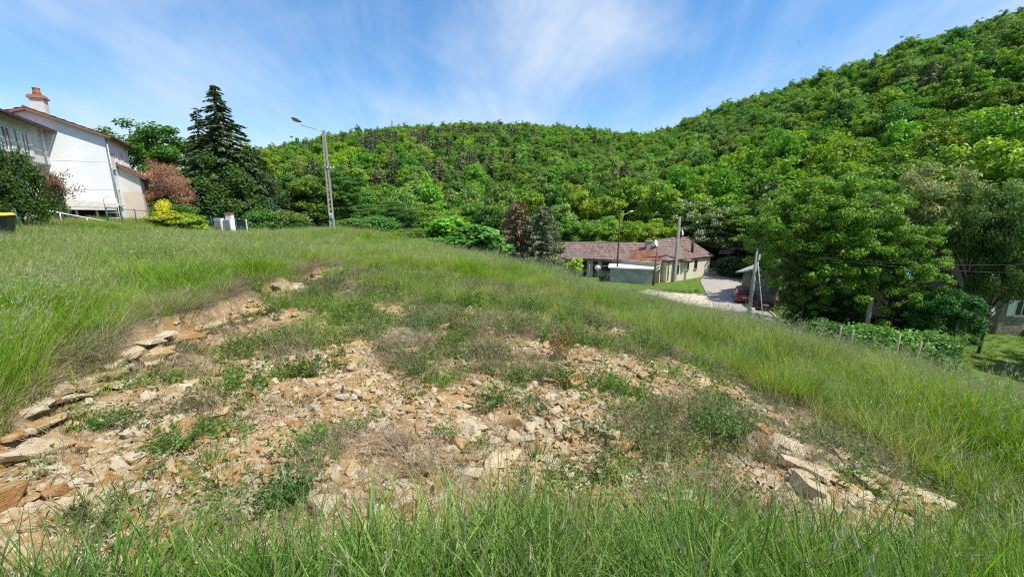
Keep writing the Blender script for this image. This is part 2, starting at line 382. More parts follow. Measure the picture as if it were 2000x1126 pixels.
# rock
def rock_mat():
    m, nt, out = new_mat('limestone'); L = nt.links; b = N(nt, 'ShaderNodeBsdfPrincipled', i_Roughness=.92); b.inputs['Specular IOR Level'].default_value = .15
    oi = N(nt, 'ShaderNodeObjectInfo'); tcn = N(nt, 'ShaderNodeTexCoord')
    w = N(nt, 'ShaderNodeTexWhiteNoise', noise_dimensions='1D'); L.new(oi.outputs['Random'], w.inputs['W'])
    va = N(nt, 'ShaderNodeVectorMath', operation='ADD'); L.new(tcn.outputs['Object'], va.inputs[0]); L.new(w.outputs['Color'], va.inputs[1])
    nz = N(nt, 'ShaderNodeTexNoise', i_Scale=2.2, i_Detail=7., i_Roughness=.68); L.new(va.outputs[0], nz.inputs['Vector'])
    rp = N(nt, 'ShaderNodeValToRGB'); e = rp.color_ramp.elements
    e[0].position = .25; e[0].color = (.36, .19, .07, 1); e[1].position = .8; e[1].color = (.60, .52, .38, 1)
    for p, c in ((.40, (.45, .31, .15, 1)), (.52, (.52, .41, .25, 1)), (.66, (.57, .48, .33, 1))):
        k = rp.color_ramp.elements.new(p); k.color = c
    sh = N(nt, 'ShaderNodeMapRange'); sh.inputs['To Min'].default_value = -.22; sh.inputs['To Max'].default_value = .24; L.new(oi.outputs['Random'], sh.inputs['Value'])
    ad = N(nt, 'ShaderNodeMath', operation='ADD'); L.new(nz.outputs['Fac'], ad.inputs[0]); L.new(sh.outputs[0], ad.inputs[1]); L.new(ad.outputs[0], rp.inputs[0])
    nf = N(nt, 'ShaderNodeTexNoise', i_Scale=9., i_Detail=5., i_Roughness=.7); L.new(va.outputs[0], nf.inputs['Vector'])
    bp = N(nt, 'ShaderNodeBump', i_Strength=.55, i_Distance=.12); L.new(nf.outputs['Fac'], bp.inputs['Height']); L.new(bp.outputs[0], b.inputs['Normal'])
    L.new(rp.outputs[0], b.inputs['Base Color']); L.new(b.outputs[0], out.inputs[0]); return m
M['rock'] = rock_mat()
def ground_mat():
    m, nt, out = new_mat('ground'); L = nt.links; b = N(nt, 'ShaderNodeBsdfPrincipled', i_Roughness=.95); b.inputs['Specular IOR Level'].default_value = .1
    tcn = N(nt, 'ShaderNodeTexCoord')
    def noise(s, d=6, r=.65, dist=0.):
        n = N(nt, 'ShaderNodeTexNoise', i_Scale=s, i_Detail=float(d), i_Roughness=r, i_Distortion=dist); L.new(tcn.outputs['Object'], n.inputs['Vector']); return n.outputs['Fac']
    def ramp(src, els):
        rp = N(nt, 'ShaderNodeValToRGB'); e = rp.color_ramp.elements
        e[0].position, e[0].color = els[0][0], (*els[0][1], 1); e[1].position, e[1].color = els[-1][0], (*els[-1][1], 1)
        for p, c in els[1:-1]: e.new(p).color = (*c, 1)
        L.new(src, rp.inputs[0]); return rp.outputs[0]
    def mix(f, a, c):
        x = N(nt, 'ShaderNodeMix', data_type='RGBA'); L.new(f, x.inputs['Factor'])
        for k, v in (('A', a), ('B', c)):
            if isinstance(v, tuple): x.inputs[k].default_value = (*v, 1)
            else: L.new(v, x.inputs[k])
        return x.outputs['Result']
    def attr(n):
        a = N(nt, 'ShaderNodeAttribute', attribute_name=n); return a.outputs['Fac']
    clay = ramp(noise(1.6, 7), [(.3, (.22, .12, .045)), (.5, (.32, .185, .07)), (.7, (.35, .25, .13))])
    grit = N(nt, 'ShaderNodeTexVoronoi', i_Scale=26., feature='F1'); L.new(tcn.outputs['Object'], grit.inputs['Vector'])
    gcol = N(nt, 'ShaderNodeHueSaturation', i_Saturation=.25, i_Value=1.); L.new(grit.outputs['Color'], gcol.inputs['Color'])
    chips = ramp(noise(40, 3), [(.35, (.28, .20, .12)), (.6, (.46, .36, .24)), (.7, (.52, .43, .31))])
    cf = N(nt, 'ShaderNodeMapRange'); cf.inputs['From Min'].default_value = .44; cf.inputs['From Max'].default_value = .56
    L.new(noise(7, 7, .75), cf.inputs['Value'])
    soil = mix(cf.outputs[0], clay, chips)
    turf = ramp(noise(.7, 8, .7), [(.3, (.045, .065, .016)), (.5, (.075, .095, .025)), (.68, (.15, .13, .06))])
    thatch = ramp(noise(3, 8, .7), [(.35, (.13, .105, .06)), (.65, (.27, .21, .13))])
    lawn = ramp(noise(1.3, 8, .7), [(.3, (.06, .11, .02)), (.55, (.10, .17, .03)), (.72, (.24, .22, .08))])
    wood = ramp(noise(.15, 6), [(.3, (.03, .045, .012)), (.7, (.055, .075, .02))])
    c = mix(attr('thatch'), turf, thatch)
    c = mix(attr('stony'), c, soil)
    c = mix(attr('lawn'), c, lawn)
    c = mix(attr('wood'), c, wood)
    L.new(c, b.inputs['Base Color'])
    bp = N(nt, 'ShaderNodeBump', i_Strength=.8, i_Distance=.03); L.new(noise(14, 8, .75), bp.inputs['Height']); L.new(bp.outputs[0], b.inputs['Normal'])
    L.new(b.outputs[0], out.inputs[0]); return m
M['ground'] = ground_mat()
M['asphalt'] = simple('asphalt', (.38, .335, .30), .9, .3, 1.2, bump=.1, col2=(.30, .265, .24))
M['gravel'] = simple('gravel_apron', (.56, .49, .38), .95, .3, 1.6, bump=.3)
M['kerb'] = simple('kerb_stone', (.40, .37, .33), .9, .3, 3)

# ------------------------------------------------------------------ ground sheet: rings that widen with distance
ang = np.r_[np.linspace(-math.pi, -1.25, 60, endpoint=False), np.linspace(-1.25, 1.25, 430, endpoint=False), np.linspace(1.25, math.pi, 60, endpoint=False)]
rad = 0.35 * (1 + .0172) ** np.arange(0, 470); rad = rad[rad < 1100]
AA, RR = np.meshgrid(ang, rad)
gx, gy = RR * np.sin(AA), RR * np.cos(AA)
gzv = ground_z(gx.ravel(), gy.ravel())
Vg = np.c_[gx.ravel(), gy.ravel(), gzv]; na, nr = len(ang), len(rad)
i0 = (np.arange(nr - 1)[:, None] * na + np.arange(na)[None]).ravel(); i1 = (np.arange(nr - 1)[:, None] * na + (np.arange(na)[None] + 1) % na).ravel()
Qg = np.c_[i0, i0 + na, i1 + na, i1]
Vg = np.r_[Vg, [[0, 0, gz(0, 0)]]]
cx_, cy_ = Vg[:, 0], Vg[:, 1]; cr = np.hypot(cx_, cy_); cin = clearing(cx_, cy_)
grass_patch = sst(.50, .62, fbm(cx_ * .75, cy_ * .75, 77))
stony = sst(-.15, .45, cin) * (1 - .75 * grass_patch * sst(3, 9, cy_)) * (1 - .45 * sst(8, 12, cy_))
thatch = sst(-1.4, -.2, cin) * (1 - sst(.0, .5, cin)) * .9 + .35 * sst(.5, .7, fbm(cx_ * .5, cy_ * .5, 13))
scarp = np.exp(-((cx_ - x_left(cy_) + (fbm(cx_ * 1.3, cy_ * 1.3, 9) - .5) * .5 - .05) / .26) ** 2) * sst(2.2, 2.9, cy_) * (1 - sst(11.5, 13, cy_)) * sst(.30, .45, fbm(cx_ * 1.1, cy_ * 1.1, 160))
stony = np.maximum(stony, scarp); thatch = thatch * (1 - .9 * scarp)
lawn = sst(14, 20, cx_ + .35 * (cy_ - 20)) * sst(-6.0, -7.0, Vg[:, 2]) * (1 - sst(60, 66, cr))
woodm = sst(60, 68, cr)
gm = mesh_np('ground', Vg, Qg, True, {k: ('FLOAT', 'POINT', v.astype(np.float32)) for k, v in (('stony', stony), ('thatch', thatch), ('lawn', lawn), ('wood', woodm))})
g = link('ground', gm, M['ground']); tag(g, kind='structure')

# ------------------------------------------------------------------ road
def strip(name, centre, width, lift, mat, kind='structure', rows=1, parent=None):
    P = np.array([(p[0], p[1]) for p in centre], float)
    t = np.linspace(0, len(P) - 1, 40); k = np.arange(len(P))
    def cr_(v):
        o = []
        for s in t:
            i = min(int(s), len(P) - 2); f = s - i
            p0, p1, p2, p3 = v[max(i - 1, 0)], v[i], v[i + 1], v[min(i + 2, len(P) - 1)]
            o.append(.5 * (2 * p1 + (p2 - p0) * f + (2 * p0 - 5 * p1 + 4 * p2 - p3) * f * f + (3 * p1 - p0 - 3 * p2 + p3) * f ** 3))
        return np.array(o)
    x, y = cr_(P[:, 0]), cr_(P[:, 1]); w = np.interp(t, k, width)
    tx, ty = np.gradient(x), np.gradient(y); ll = np.hypot(tx, ty); nx, ny = ty / ll, -tx / ll
    m = 9; V = []
    for j in range(m):
        s = (j / (m - 1) - .5) * w
        X, Y = x + nx * s, y + ny * s; V.append(np.c_[X, Y, ground_z(X, Y) + lift])
    V = np.array(V).transpose(1, 0, 2).reshape(-1, 3); n = len(t)
    Q = [(i * m + j, i * m + j + 1, (i + 1) * m + j + 1, (i + 1) * m + j) for i in range(n - 1) for j in range(m - 1)]
    o = link(name, mesh_np(name, V, Q, True), mat, parent); tag(o, kind=kind); return o, (x, y, nx, ny, w)
rc = [atz(1480, 680, VZ), atz(1452, 612, VZ), atz(1436, 588, VZ), atz(1413, 562, VZ), atz(1408, 547, VZ), atz(1425, 537, VZ), atz(1470, 531, VZ), atz(1560, 527, VZ)]
road, rd = strip('road', rc, [4.6, 4.6, 4.4, 4.2, 4.6, 5, 5, 5], .05, M['asphalt'])
strip('gravel_path', [atz(1255, 568, VZ), atz(1300, 576, VZ), atz(1345, 582, VZ), atz(1405, 588, VZ)], [2.6, 4.0, 6.0, 7.0], .03, M['gravel'])
kb = MB()
for i in range(2, 34):
    x, y, nx, ny, w = rd
    a = Vector((x[i] + nx[i] * (w[i] / 2 + .08), y[i] + ny[i] * (w[i] / 2 + .08), 0)); b_ = Vector((x[i + 1] + nx[i + 1] * (w[i + 1] / 2 + .08), y[i + 1] + ny[i + 1] * (w[i + 1] / 2 + .08), 0))
    a.z = gz(a.x, a.y) + .09; b_.z = gz(b_.x, b_.y) + .09; kb.bar(a, b_, .14, .18)
tag(kb.build('kerb', M['kerb']), kind='structure')

# ------------------------------------------------------------------ plants: leaves as small faces spread through lumpy crowns
def unit(v): return v / np.maximum(np.linalg.norm(v, axis=1, keepdims=True), 1e-9)
def leaf_faces(P, Nrm, size, r, aspect=.62):
    """one pointed four-cornered leaf (or leaf spray) at each point"""
    n = len(P); t = unit(np.cross(Nrm, r.normal(size=(n, 3)))); b = np.cross(Nrm, t)
    L = (size * r.uniform(.65, 1.35, n))[:, None]; W = L * aspect
    V = np.stack([P - t * L * .5, P + b * W * .5 + t * L * .05, P + t * L * .5 - Nrm * L * .12, P - b * W * .5 + t * L * .05], 1).reshape(-1, 3)
    return V, np.arange(n * 4).reshape(n, 4)
def crown_broad(seed, H, Rx, z0, ncl, nleaf, leaf, up=.7, lump=.35, clr=(.26, .42), top=1.0, aspect=.62, pts=False, flat=.72):
    r = np.random.default_rng(seed)
    d = unit(r.normal(size=(ncl, 3))); d[:, 2] = np.where(d[:, 2] < -.55, -d[:, 2], d[:, 2])
    hz_ = (H - z0) / 2
    rf = np.where(r.random(ncl) < .22, r.uniform(.15, .55, ncl), r.uniform(.68, 1.0, ncl)) * (1 + lump * (r.random(ncl) - .6))
    rc = Rx * r.uniform(clr[0], clr[1], ncl)
    sh = np.sqrt(np.clip(1 - np.clip(d[:, 2], 0, 1) ** 2 * (1 - top), .2, 1))
    C = np.c_[d[:, 0] * (Rx - rc * .6) * rf * sh, d[:, 1] * (Rx - rc * .6) * rf * sh, z0 + hz_ + d[:, 2] * (hz_ - rc * .55) * rf]
    k = r.choice(ncl, nleaf, p=rc ** 2 / (rc ** 2).sum())
    e = unit(r.normal(size=(nleaf, 3))); rr = (r.random(nleaf) ** .45)[:, None]
    P = C[k] + e * rc[k][:, None] * rr * np.array([1, 1, flat])
    Nn = unit(e * .55 + np.array([0, 0, up]) + r.normal(size=(nleaf, 3)) * .55)
    V, Q = leaf_faces(P, Nn, leaf, r, aspect)
    return (V, Q, C, rc)
def trunk_mb(seed, H, r0, C, nlimb=14, lean=.3, start=.25, topf=.72):
    r = random.Random(seed); m = MB()
    tx, ty = r.uniform(-lean, lean), r.uniform(-lean, lean)
    def ax(f): return Vector((tx * f * f, ty * f * f, H * topf * f))
    m.tube([ax(f) - Vector((0, 0, .25 if f == 0 else 0)) for f in (0, .08, .3, .6, 1)], [r0 * 1.35, r0, r0 * .8, r0 * .5, r0 * .12], 7)
    idx = list(range(len(C))); r.shuffle(idx)
    for i in idx[:nlimb]:
        c = Vector(C[i]); f = min(.95, max(start, (c.z / (H * topf)) * r.uniform(.55, .8))); a = ax(f)
        mid = a.lerp(c, .5) + Vector((0, 0, (c - a).length * .08)); rr = r0 * (1 - f) * .5 + .02
        m.tube([a, mid, c], [rr, rr * .6, .015], 5, cap=False)
    return m
def conifer(seed, H, Rx, z0, nwh, leaf, dens, droop=.35, power=.85, gap=.0, rag=.25, aspect=.35):
    """whorls of drooping branches hung with sprays of needles"""
    r = np.random.default_rng(seed); P, D, S = [], [], []; br = []
    for i in range(nwh):
        t = (i + r.uniform(-.3, .3)) / nwh; t = min(max(t, 0), .995); z = z0 + (H - z0) * t
        rad_ = Rx * (1 - t) ** power + .12
        nb = max(4, int(9 - 3 * t)); a0 = r.uniform(0, 6.28)
        for j in range(nb):
            if r.random() < gap: continue
            a = a0 + 6.283 * j / nb + r.normal() * .2; L = rad_ * r.uniform(1 - rag, 1 + rag * .4)
            n = max(4, int(dens * L)); s = r.random(n) ** .75
            lat = r.normal(size=n) * L * .16 * (1.1 - s)
            x = np.cos(a) * s * L - np.sin(a) * lat; y = np.sin(a) * s * L + np.cos(a) * lat
            zz_ = z - droop * L * s ** 1.4 + r.normal(size=n) * .06 * L * .5 + .18 * L * np.clip(s - .75, 0, 1)
            P.append(np.c_[x, y, zz_]); D.append(np.c_[np.full(n, np.cos(a)), np.full(n, np.sin(a)), np.full(n, -droop)] + r.normal(size=(n, 3)) * .45)
            br.append(((0, 0, z), (math.cos(a) * L * .9, math.sin(a) * L * .9, z - droop * L * .8), .012 + .012 * L))
    P = np.concatenate(P); D = unit(np.concatenate(D)); n = len(P)
    Nn = unit(np.array([0, 0, .9]) + r.normal(size=(n, 3)) * .6); b = unit(np.cross(D, Nn)); L = (leaf * r.uniform(.6, 1.4, n))[:, None]; W = L * aspect
    V = np.stack([P - D * L * .4, P + b * W * .5, P + D * L * .6 - np.array([0, 0, 1]) * L * .2, P - b * W * .5], 1).reshape(-1, 3)
    return V, np.arange(n * 4).reshape(n, 4), br
def trunk_conifer(H, r0, br, k=60, seed=0):
    m = MB(); m.tube([(0, 0, -.25), (0, 0, H * .3), (0, 0, H * .97)], [r0, r0 * .75, .02], 7)
    rr = random.Random(seed)
    for a, b, w in rr.sample(br, min(k, len(br))): m.tube([a, b], [w * 1.4, w * .5], 4, cap=False)
    return m
def mb_np(m):
    """triangulated/quad arrays from a builder (tubes only: quads plus caps)"""
    V = np.array([tuple(v) for v in m.v]); Q = []
    for f in m.f:
        if len(f) == 4: Q.append(f)
        else:
            for i in range(1, len(f) - 1, 1): Q.append((f[0], f[i], f[i + 1], f[i + 1]))
    return V, np.array([q for q in Q if len(set(q)) == 4])
PROTO = {}
GAIN = 1.85
def proto(key, V, Q, trunk, lm, bm_):
    me = mesh_np(key + '_crown', V, Q); me.materials.append(lm)
    tv, tq = mb_np(trunk); tm = mesh_np(key + '_trunk', tv, tq, True); tm.materials.append(bm_)
    both = mesh_np(key + '_whole', np.r_[V, tv], np.r_[Q, tq + len(V)], False, None, np.r_[np.zeros(len(Q), int), np.ones(len(tq), int)])
    both.materials.append(lm); both.materials.append(bm_)
    PROTO[key] = (me, tm, both)
def tree(name, key, loc, s, rz, color, label, cat='tree', group=None, sz=None, tilt=(0, 0)):
    cm, tm, _ = PROTO[key]
    e = empty(name, loc, rz, label, cat, group); e.scale = (s, s, sz or s); e.rotation_euler = (tilt[0], tilt[1], rz)
    t = bpy.data.objects.new('trunk', tm); COL.objects.link(t); t.parent = e
    c = bpy.data.objects.new('crown', cm); COL.objects.link(c); c.parent = e; c['tint'] = [float(q) * GAIN for q in color]
    return e
# hillside prototypes (about 10 m tall)
FARB = []
for k, (h, rx, z0, ncl, up, top) in enumerate([(10, 4.2, 1.2, 34, .8, 1), (11, 4.0, 1.0, 38, .7, .8), (9.5, 4.6, 1.2, 36, .9, 1), (12, 3.9, 1.2, 40, .7, .7), (10.5, 4.4, .8, 30, .8, .9), (8.5, 3.8, .4, 30, .8, 1), (11, 4.6, 1.0, 44, .9, 1)]):
    V, Q, C, rc_ = crown_broad(100 + k, h * 1.1, rx * .88, z0, ncl * 2, 3600, .46, up, clr=(.16, .30), top=top)
    proto('far%d' % k, V, Q, trunk_mb(k, h, .2, C, 8), M['leaf'], M['bark']); FARB.append('far%d' % k)
FARC = []
for k, (h, rx, z0, nw, dr, pw, gp) in enumerate([(11, 2.6, 1.5, 15, .2, .6, .2), (12, 2.2, 2, 16, .3, .75, .15), (10, 2.9, 2.5, 12, .1, .5, .3)]):
    V, Q, br = conifer(200 + k, h, rx, z0, nw, .62, 14, dr, pw, gp, .4, .5)
    proto('pine%d' % k, V, Q, trunk_conifer(h, .18, br, 30), M['needle'], M['bark']); FARC.append('pine%d' % k)
# nearer trees: finer leaves
def mk(key, seed, H, Rx, z0, ncl, nleaf, leaf, up=.75, lump=.35, clr=(.2, .36), top=1, nlimb=22, r0=.2, mat='leaf', bark='bark', lean=.3, aspect=.62, flat=.72):
    V, Q, C, rc_ = crown_broad(seed, H, Rx, z0, ncl, nleaf, leaf, up, lump, clr, top, aspect, flat=flat)
    proto(key, V, Q, trunk_mb(seed, H, r0, C, nlimb, lean), M[mat], M[bark]); return C
mk('maple_a', 11, 12, 6.2, .2, 300, 46000, .23, 1.1, .5, (.07, .15), nlimb=60, r0=.25, flat=.45)
mk('maple_b', 12, 11, 5.0, -.2, 240, 34000, .22, 1.1, .5, (.08, .17), nlimb=60, r0=.22, flat=.45)
mk('round_a', 13, 10, 4.2, .4, 110, 17000, .27, .8, .4, (.12, .24), r0=.2)
mk('round_b', 14, 9, 3.7, .2, 100, 15000, .27, .8, .4, (.13, .26), r0=.18)
mk('oak', 15, 12, 5.6, 2.4, 80, 14000, .30, .8, .5, (.12, .22), nlimb=40, r0=.3, lean=.6)
mk('bush', 16, 2.0, 1.3, -.7, 34, 6000, .13, .7, .4, (.25, .42), nlimb=14, r0=.04)
mk('bush_big_leaf', 17, 3.4, 2.3, -1.2, 40, 5200, .30, .9, .4, (.22, .36), nlimb=14, r0=.06, aspect=.75)
mk('laurel', 18, 5.4, 3.0, -1.6, 60, 15000, .20, .6, .3, (.22, .36), nlimb=20, r0=.1)
mk('sparse', 19, 5, 2.3, 1.0, 34, 1500, .17, .6, .7, (.2, .34), nlimb=34, r0=.09)
mk('acacia', 20, 12, 5.2, 2.0, 80, 24000, .24, .7, .5, (.13, .24), nlimb=30, r0=.22)
mk('sapling', 21, 3.0, .8, .5, 16, 700, .20, .8, .5, (.3, .5), nlimb=12, r0=.03)
mk('fuzzy', 22, 6, 2.8, -1.2, 60, 16000, .15, .3, .45, (.2, .34), nlimb=30, r0=.12, mat='needle', aspect=.3)
V, Q, br = conifer(31, 15, 3.6, .3, 54, .30, 52, .5, 1.0, .10, .55, .45); proto('spruce', V, Q, trunk_conifer(15, .25, br, 120), M['needle'], M['bark'])
V, Q, br = conifer(32, 12.5, 2.6, .6, 40, .28, 40, .5, .9, .25, .6, .45); proto('spruce_thin', V, Q, trunk_conifer(12.5, .2, br, 120), M['needle'], M['bark'])
V, Q, br = conifer(33, 7, 2.9, .2, 26, .26, 60, .1, .45, .03, .3, .35); proto('pine_brown', V, Q, trunk_conifer(7, .16, br, 100), M['needle'], M['bark'])
V, Q, br = conifer(34, 3.2, 1.5, .2, 14, .2, 60, .25, .7, .03, .3, .4); proto('blue_fir', V, Q, trunk_conifer(3.2, .08, br, 40), M['needle'], M['bark'])

G1, G2, G3, G4, G5 = (.085, .165, .022), (.055, .125, .022), (.12, .20, .025), (.045, .095, .025), (.10, .17, .05)
def coords(me):
    a = np.empty(len(me.vertices) * 3, np.float32); me.vertices.foreach_get('co', a); return a.reshape(-1, 3)
def hero(name, key, u, v_top, Y, color, label, cat='tree', s=None, width=None, base=None, rz=None, hproto=None, group=None, tilt=(0, 0)):
    """stand a plant at distance Y on the sight line u, as tall as its top shows"""
    p = at(u, v_top, Y); h0 = coords(PROTO[key][0])[:, 2].max(); zb = gz(p.x, p.y) if base is None else base
    hh = p.z - zb; sz = hh / h0; s_ = s or sz
    if width:
        xs = coords(PROTO[key][0])[:, 0]; w0 = np.percentile(xs, 98) - np.percentile(xs, 2)
        s_ = width * (Y / 800) / w0 * 1.03
    return tree(name, key, (p.x, p.y, zb), s_, random.uniform(0, 6.28) if rz is None else rz, color, label, cat, group, sz=sz, tilt=tilt)
HEROES = []
def H(*a, **k): e = hero(*a, **k); HEROES.append((e.location.x, e.location.y)); return e
# by the white houses
H('oak_tree', 'oak', 282, 236, 60, (.075, .15, .02), 'spreading green oak behind the red-roofed annex of the white house', width=145)
H('evergreen_bush', 'laurel', 5, 270, 23, (.035, .085, .015), 'big dark rounded bush in front of the house with two windows', 'bush', width=78)
H('berry_shrub', 'sparse', 100, 318, 27, (.14, .075, .035), 'sparse shrub with reddish leaves against the white gable wall', 'shrub', width=52)
H('green_shrub', 'bush', 88, 352, 27.3, (.06, .10, .03), 'dusty green shrub at the foot of the reddish shrub', 'shrub', width=34)
H('reddish_shrub', 'fuzzy', 312, 308, 41, (.20, .105, .065), 'rust-brown feathery shrub between the annex and the tall spruce', 'shrub', width=80)
H('round_bush', 'bush', 288, 366, 40, (.09, .17, .02), 'bright green bush beside the corner of the beige annex', 'bush', width=30)
H('spruce_tree', 'spruce', 417, 166, 48, (.065, .085, .032), 'tall dark spruce with a single sharp top, highest tree by the houses', width=160)
H('spruce_tree', 'spruce_thin', 380, 210, 50, (.07, .08, .04), 'thinner dark spruce leaning close beside the tallest spruce', width=80)
H('ivy_tree', 'laurel', 428, 300, 45.5, (.055, .11, .022), 'ivy-green tree growing against the front of the tall spruce', width=110)
H('dark_tree', 'laurel', 478, 282, 50, (.04, .075, .025), 'dark bushy tree just past the tall spruce', width=90)
H('yellow_hedge', 'bush_big_leaf', 322, 410, 33, (.21, .25, .02), 'rounded yellow-green hedge bush beside the green mesh fence', 'bush', width=56)
H('yellow_hedge', 'bush_big_leaf', 362, 417, 33.4, (.17, .23, .02), 'yellow-green hedge bush next to the white meter cabinets', 'bush', width=52)
H('golden_shrub', 'bush', 320, 388, 36, (.30, .26, .02), 'golden yellow shrub rising behind the yellow-green hedge', 'shrub', width=24)
H('low_shrub', 'bush', 348, 396, 37, (.07, .13, .02), 'green shrub behind the hedge below the rust-brown shrub', 'shrub', width=45)
H('blue_fir', 'blue_fir', 526, 385, 46, (.05, .10, .07), 'small bluish fir among the shrubs before the wood', width=44)
H('shrub', 'bush', 505, 405, 44, (.07, .13, .025), 'green shrub in front of the small bluish fir', 'shrub', width=52)
H('shrub', 'bush', 560, 408, 46, (.085, .14, .03), 'pale green shrub between the bluish fir and the concrete lamp post', 'shrub', width=62)
H('broadleaf_tree', 'round_a', 560, 340, 56, G2, 'deep green tree behind the bluish fir', width=110)
H('broadleaf_tree', 'round_b', 610, 345, 54, G1, 'fresh green tree just behind the concrete lamp post', width=95)
H('broadleaf_tree', 'maple_b', 672, 322, 56, (.05, .115, .02), 'dark green tree rising above the foot of the concrete lamp post', width=100)
H('shrub', 'bush', 680, 425, 40, (.075, .15, .03), 'shrub at the grass crest just past the concrete lamp post', 'shrub', width=70)
H('shrub', 'bush', 722, 420, 42, (.065, .14, .025), 'second shrub past the concrete lamp post along the grass crest', 'shrub', width=80)
H('broadleaf_tree', 'maple_b', 745, 385, 50, (.06, .13, .02), 'leafy tree filling the gap between lamp post and bright bushes', width=120)
H('dark_bush', 'round_b', 775, 402, 46, (.035, .085, .018), 'dark hollow bush at the crest left of the bright yellow-green tree', 'bush', width=80)
H('shrub', 'bush', 800, 445, 37, (.07, .15, .02), 'bright low shrub at the grass crest below the dark hollow bush', 'shrub', width=80)
H('broadleaf_tree', 'round_a', 850, 398, 58, G1, 'round green tree behind the bright yellow-green tree', width=110)
H('bright_tree', 'bush_big_leaf', 878, 420, 38, (.115, .21, .02), 'bright yellow-green young tree at the grass crest', width=100)
H('large_leaf_bush', 'bush_big_leaf', 925, 436, 36, (.08, .165, .025), 'large-leaved bush at the crest beside the brown conifer', 'bush', width=108)
H('broadleaf_tree', 'round_b', 965, 400, 58, G2, 'green tree behind the large-leaved bush', width=90)
H('brown_conifer', 'pine_brown', 1012, 390, 46, (.19, .135, .075), 'brown dying conifer beside the long low building', width=72)
H('grey_conifer', 'pine_brown', 1060, 402, 45, (.11, .125, .06), 'grey-green conifer standing at the near end of the long building', width=82)
H('crest_bush', 'bush', 1030, 505, 31, (.05, .13, .02), 'low green bush at the grass crest below the two conifers', 'bush', width=62)
H('sapling', 'sapling', 1121, 500, 40, (.14, .25, .03), 'slender bright sapling before the long low building', width=28)
# behind and right of the long building
H('lime_tree', 'round_a', 1290, 425, 64, (.16, .23, .02), 'yellow-green round tree right behind the roof ridge by the concrete pole', width=75)
H('lime_tree', 'round_b', 1245, 430, 63, (.12, .21, .025), 'fresh green tree behind the long roof, right of the slim street lamp', width=62)
H('lime_tree', 'round_a', 1195, 420, 65, (.10, .19, .025), 'mid green tree behind the long roof at the slim street lamp', width=70)
H('lime_tree', 'round_b', 1148, 428, 63, (.085, .17, .025), 'green tree behind the middle of the long roof, left of the street lamp', width=62)
H('lime_tree', 'round_a', 1102, 422, 66, (.075, .155, .025), 'green tree behind the left part of the long roof, next to the conifers', width=66)
CH = H('chestnut_tree', 'maple_a', 1365, 392, 66, (.055, .115, .022), 'dark chestnut in white blossom behind the roof with the stove pipe', width=125)
H('broadleaf_tree', 'maple_b', 1456, 380, 62, (.07, .145, .022), 'dense green tree behind the stone hut on the road', width=105)
H('shrub', 'bush', 1440, 500, 54, (.03, .055, .02), 'dark shrub at the bend of the road', 'shrub', width=62)
H('broadleaf_tree', 'round_a', 1545, 372, 52, (.075, .15, .022), 'green tree behind the big maple by the cars', width=115)
MA = H('maple_tree', 'maple_a', 1622, 330, 30, (.105, .175, .02), 'biggest leafy maple, right of the parked cars', width=205)
H('maple_tree', 'maple_b', 1592, 450, 29, (.075, .13, .018), 'lower leafy maple with its branches near the wooden pole', width=90)
H('maple_tree', 'maple_b', 1790, 388, 27, (.11, .18, .022), 'leafy maple between the pale trunk and the stone house', width=135)
AC = H('acacia_tree', 'acacia', 1840, 318, 36, (.16, .19, .05), 'tall tree in cream blossom behind the maples', width=160)
H('acacia_tree', 'acacia', 1720, 345, 42, (.10, .175, .03), 'green acacia between the biggest maple and the blossoming tree', width=130)
H('dark_tree', 'oak', 1935, 345, 28, (.05, .10, .02), 'tall tree shading the stone house at the right edge', width=115)
H('edge_tree', 'acacia', 2030, 340, 40, (.10, .17, .05), 'pale green tree rising above the stone house roof', width=110)
H('shade_tree', 'acacia', 1985, 400, 26, (.055, .11, .02), 'leafy tree spreading over the roof of the stone house', width=90)
H('hazel_bush', 'round_b', 1860, 560, 24.5, (.035, .085, .018), 'dark rounded hazel bush before the stone house', 'bush', width=100)
H('maple_tree', 'maple_a', 1565, 395, 40, (.05, .115, .018), 'maple shading the parked cars, behind the leaning pole', width=105)
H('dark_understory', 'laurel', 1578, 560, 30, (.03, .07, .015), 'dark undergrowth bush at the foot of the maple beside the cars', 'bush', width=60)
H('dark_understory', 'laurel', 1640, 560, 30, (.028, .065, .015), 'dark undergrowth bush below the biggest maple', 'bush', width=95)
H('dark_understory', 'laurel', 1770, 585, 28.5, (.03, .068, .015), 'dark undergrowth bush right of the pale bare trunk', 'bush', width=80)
tree('maple_tree', 'maple_b', (37, 19.5, gz(37, 19.5)), 1.0, 1.0, (.07, .15, .02), 'maple beyond the right edge casting shade on the yard')
for i, (u, v, Y, w, c, t) in enumerate([(1625, 622, 24.5, 80, (.07, .16, .03), 'bramble bush at the left end of the fence, under the biggest maple'), (1690, 632, 23.4, 90, (.075, .165, .03), 'bramble bush behind the paired fence posts'),
        (1755, 636, 22.8, 100, (.08, .17, .03), 'bramble bush between the fence posts'), (1810, 640, 22.4, 90, (.07, .15, .03), 'bramble bush at the end of the fence by the hazel')]):
    H('bramble_bush', 'bush', u, v, Y, c, t, 'bush', width=w, group='brambles along the fence')
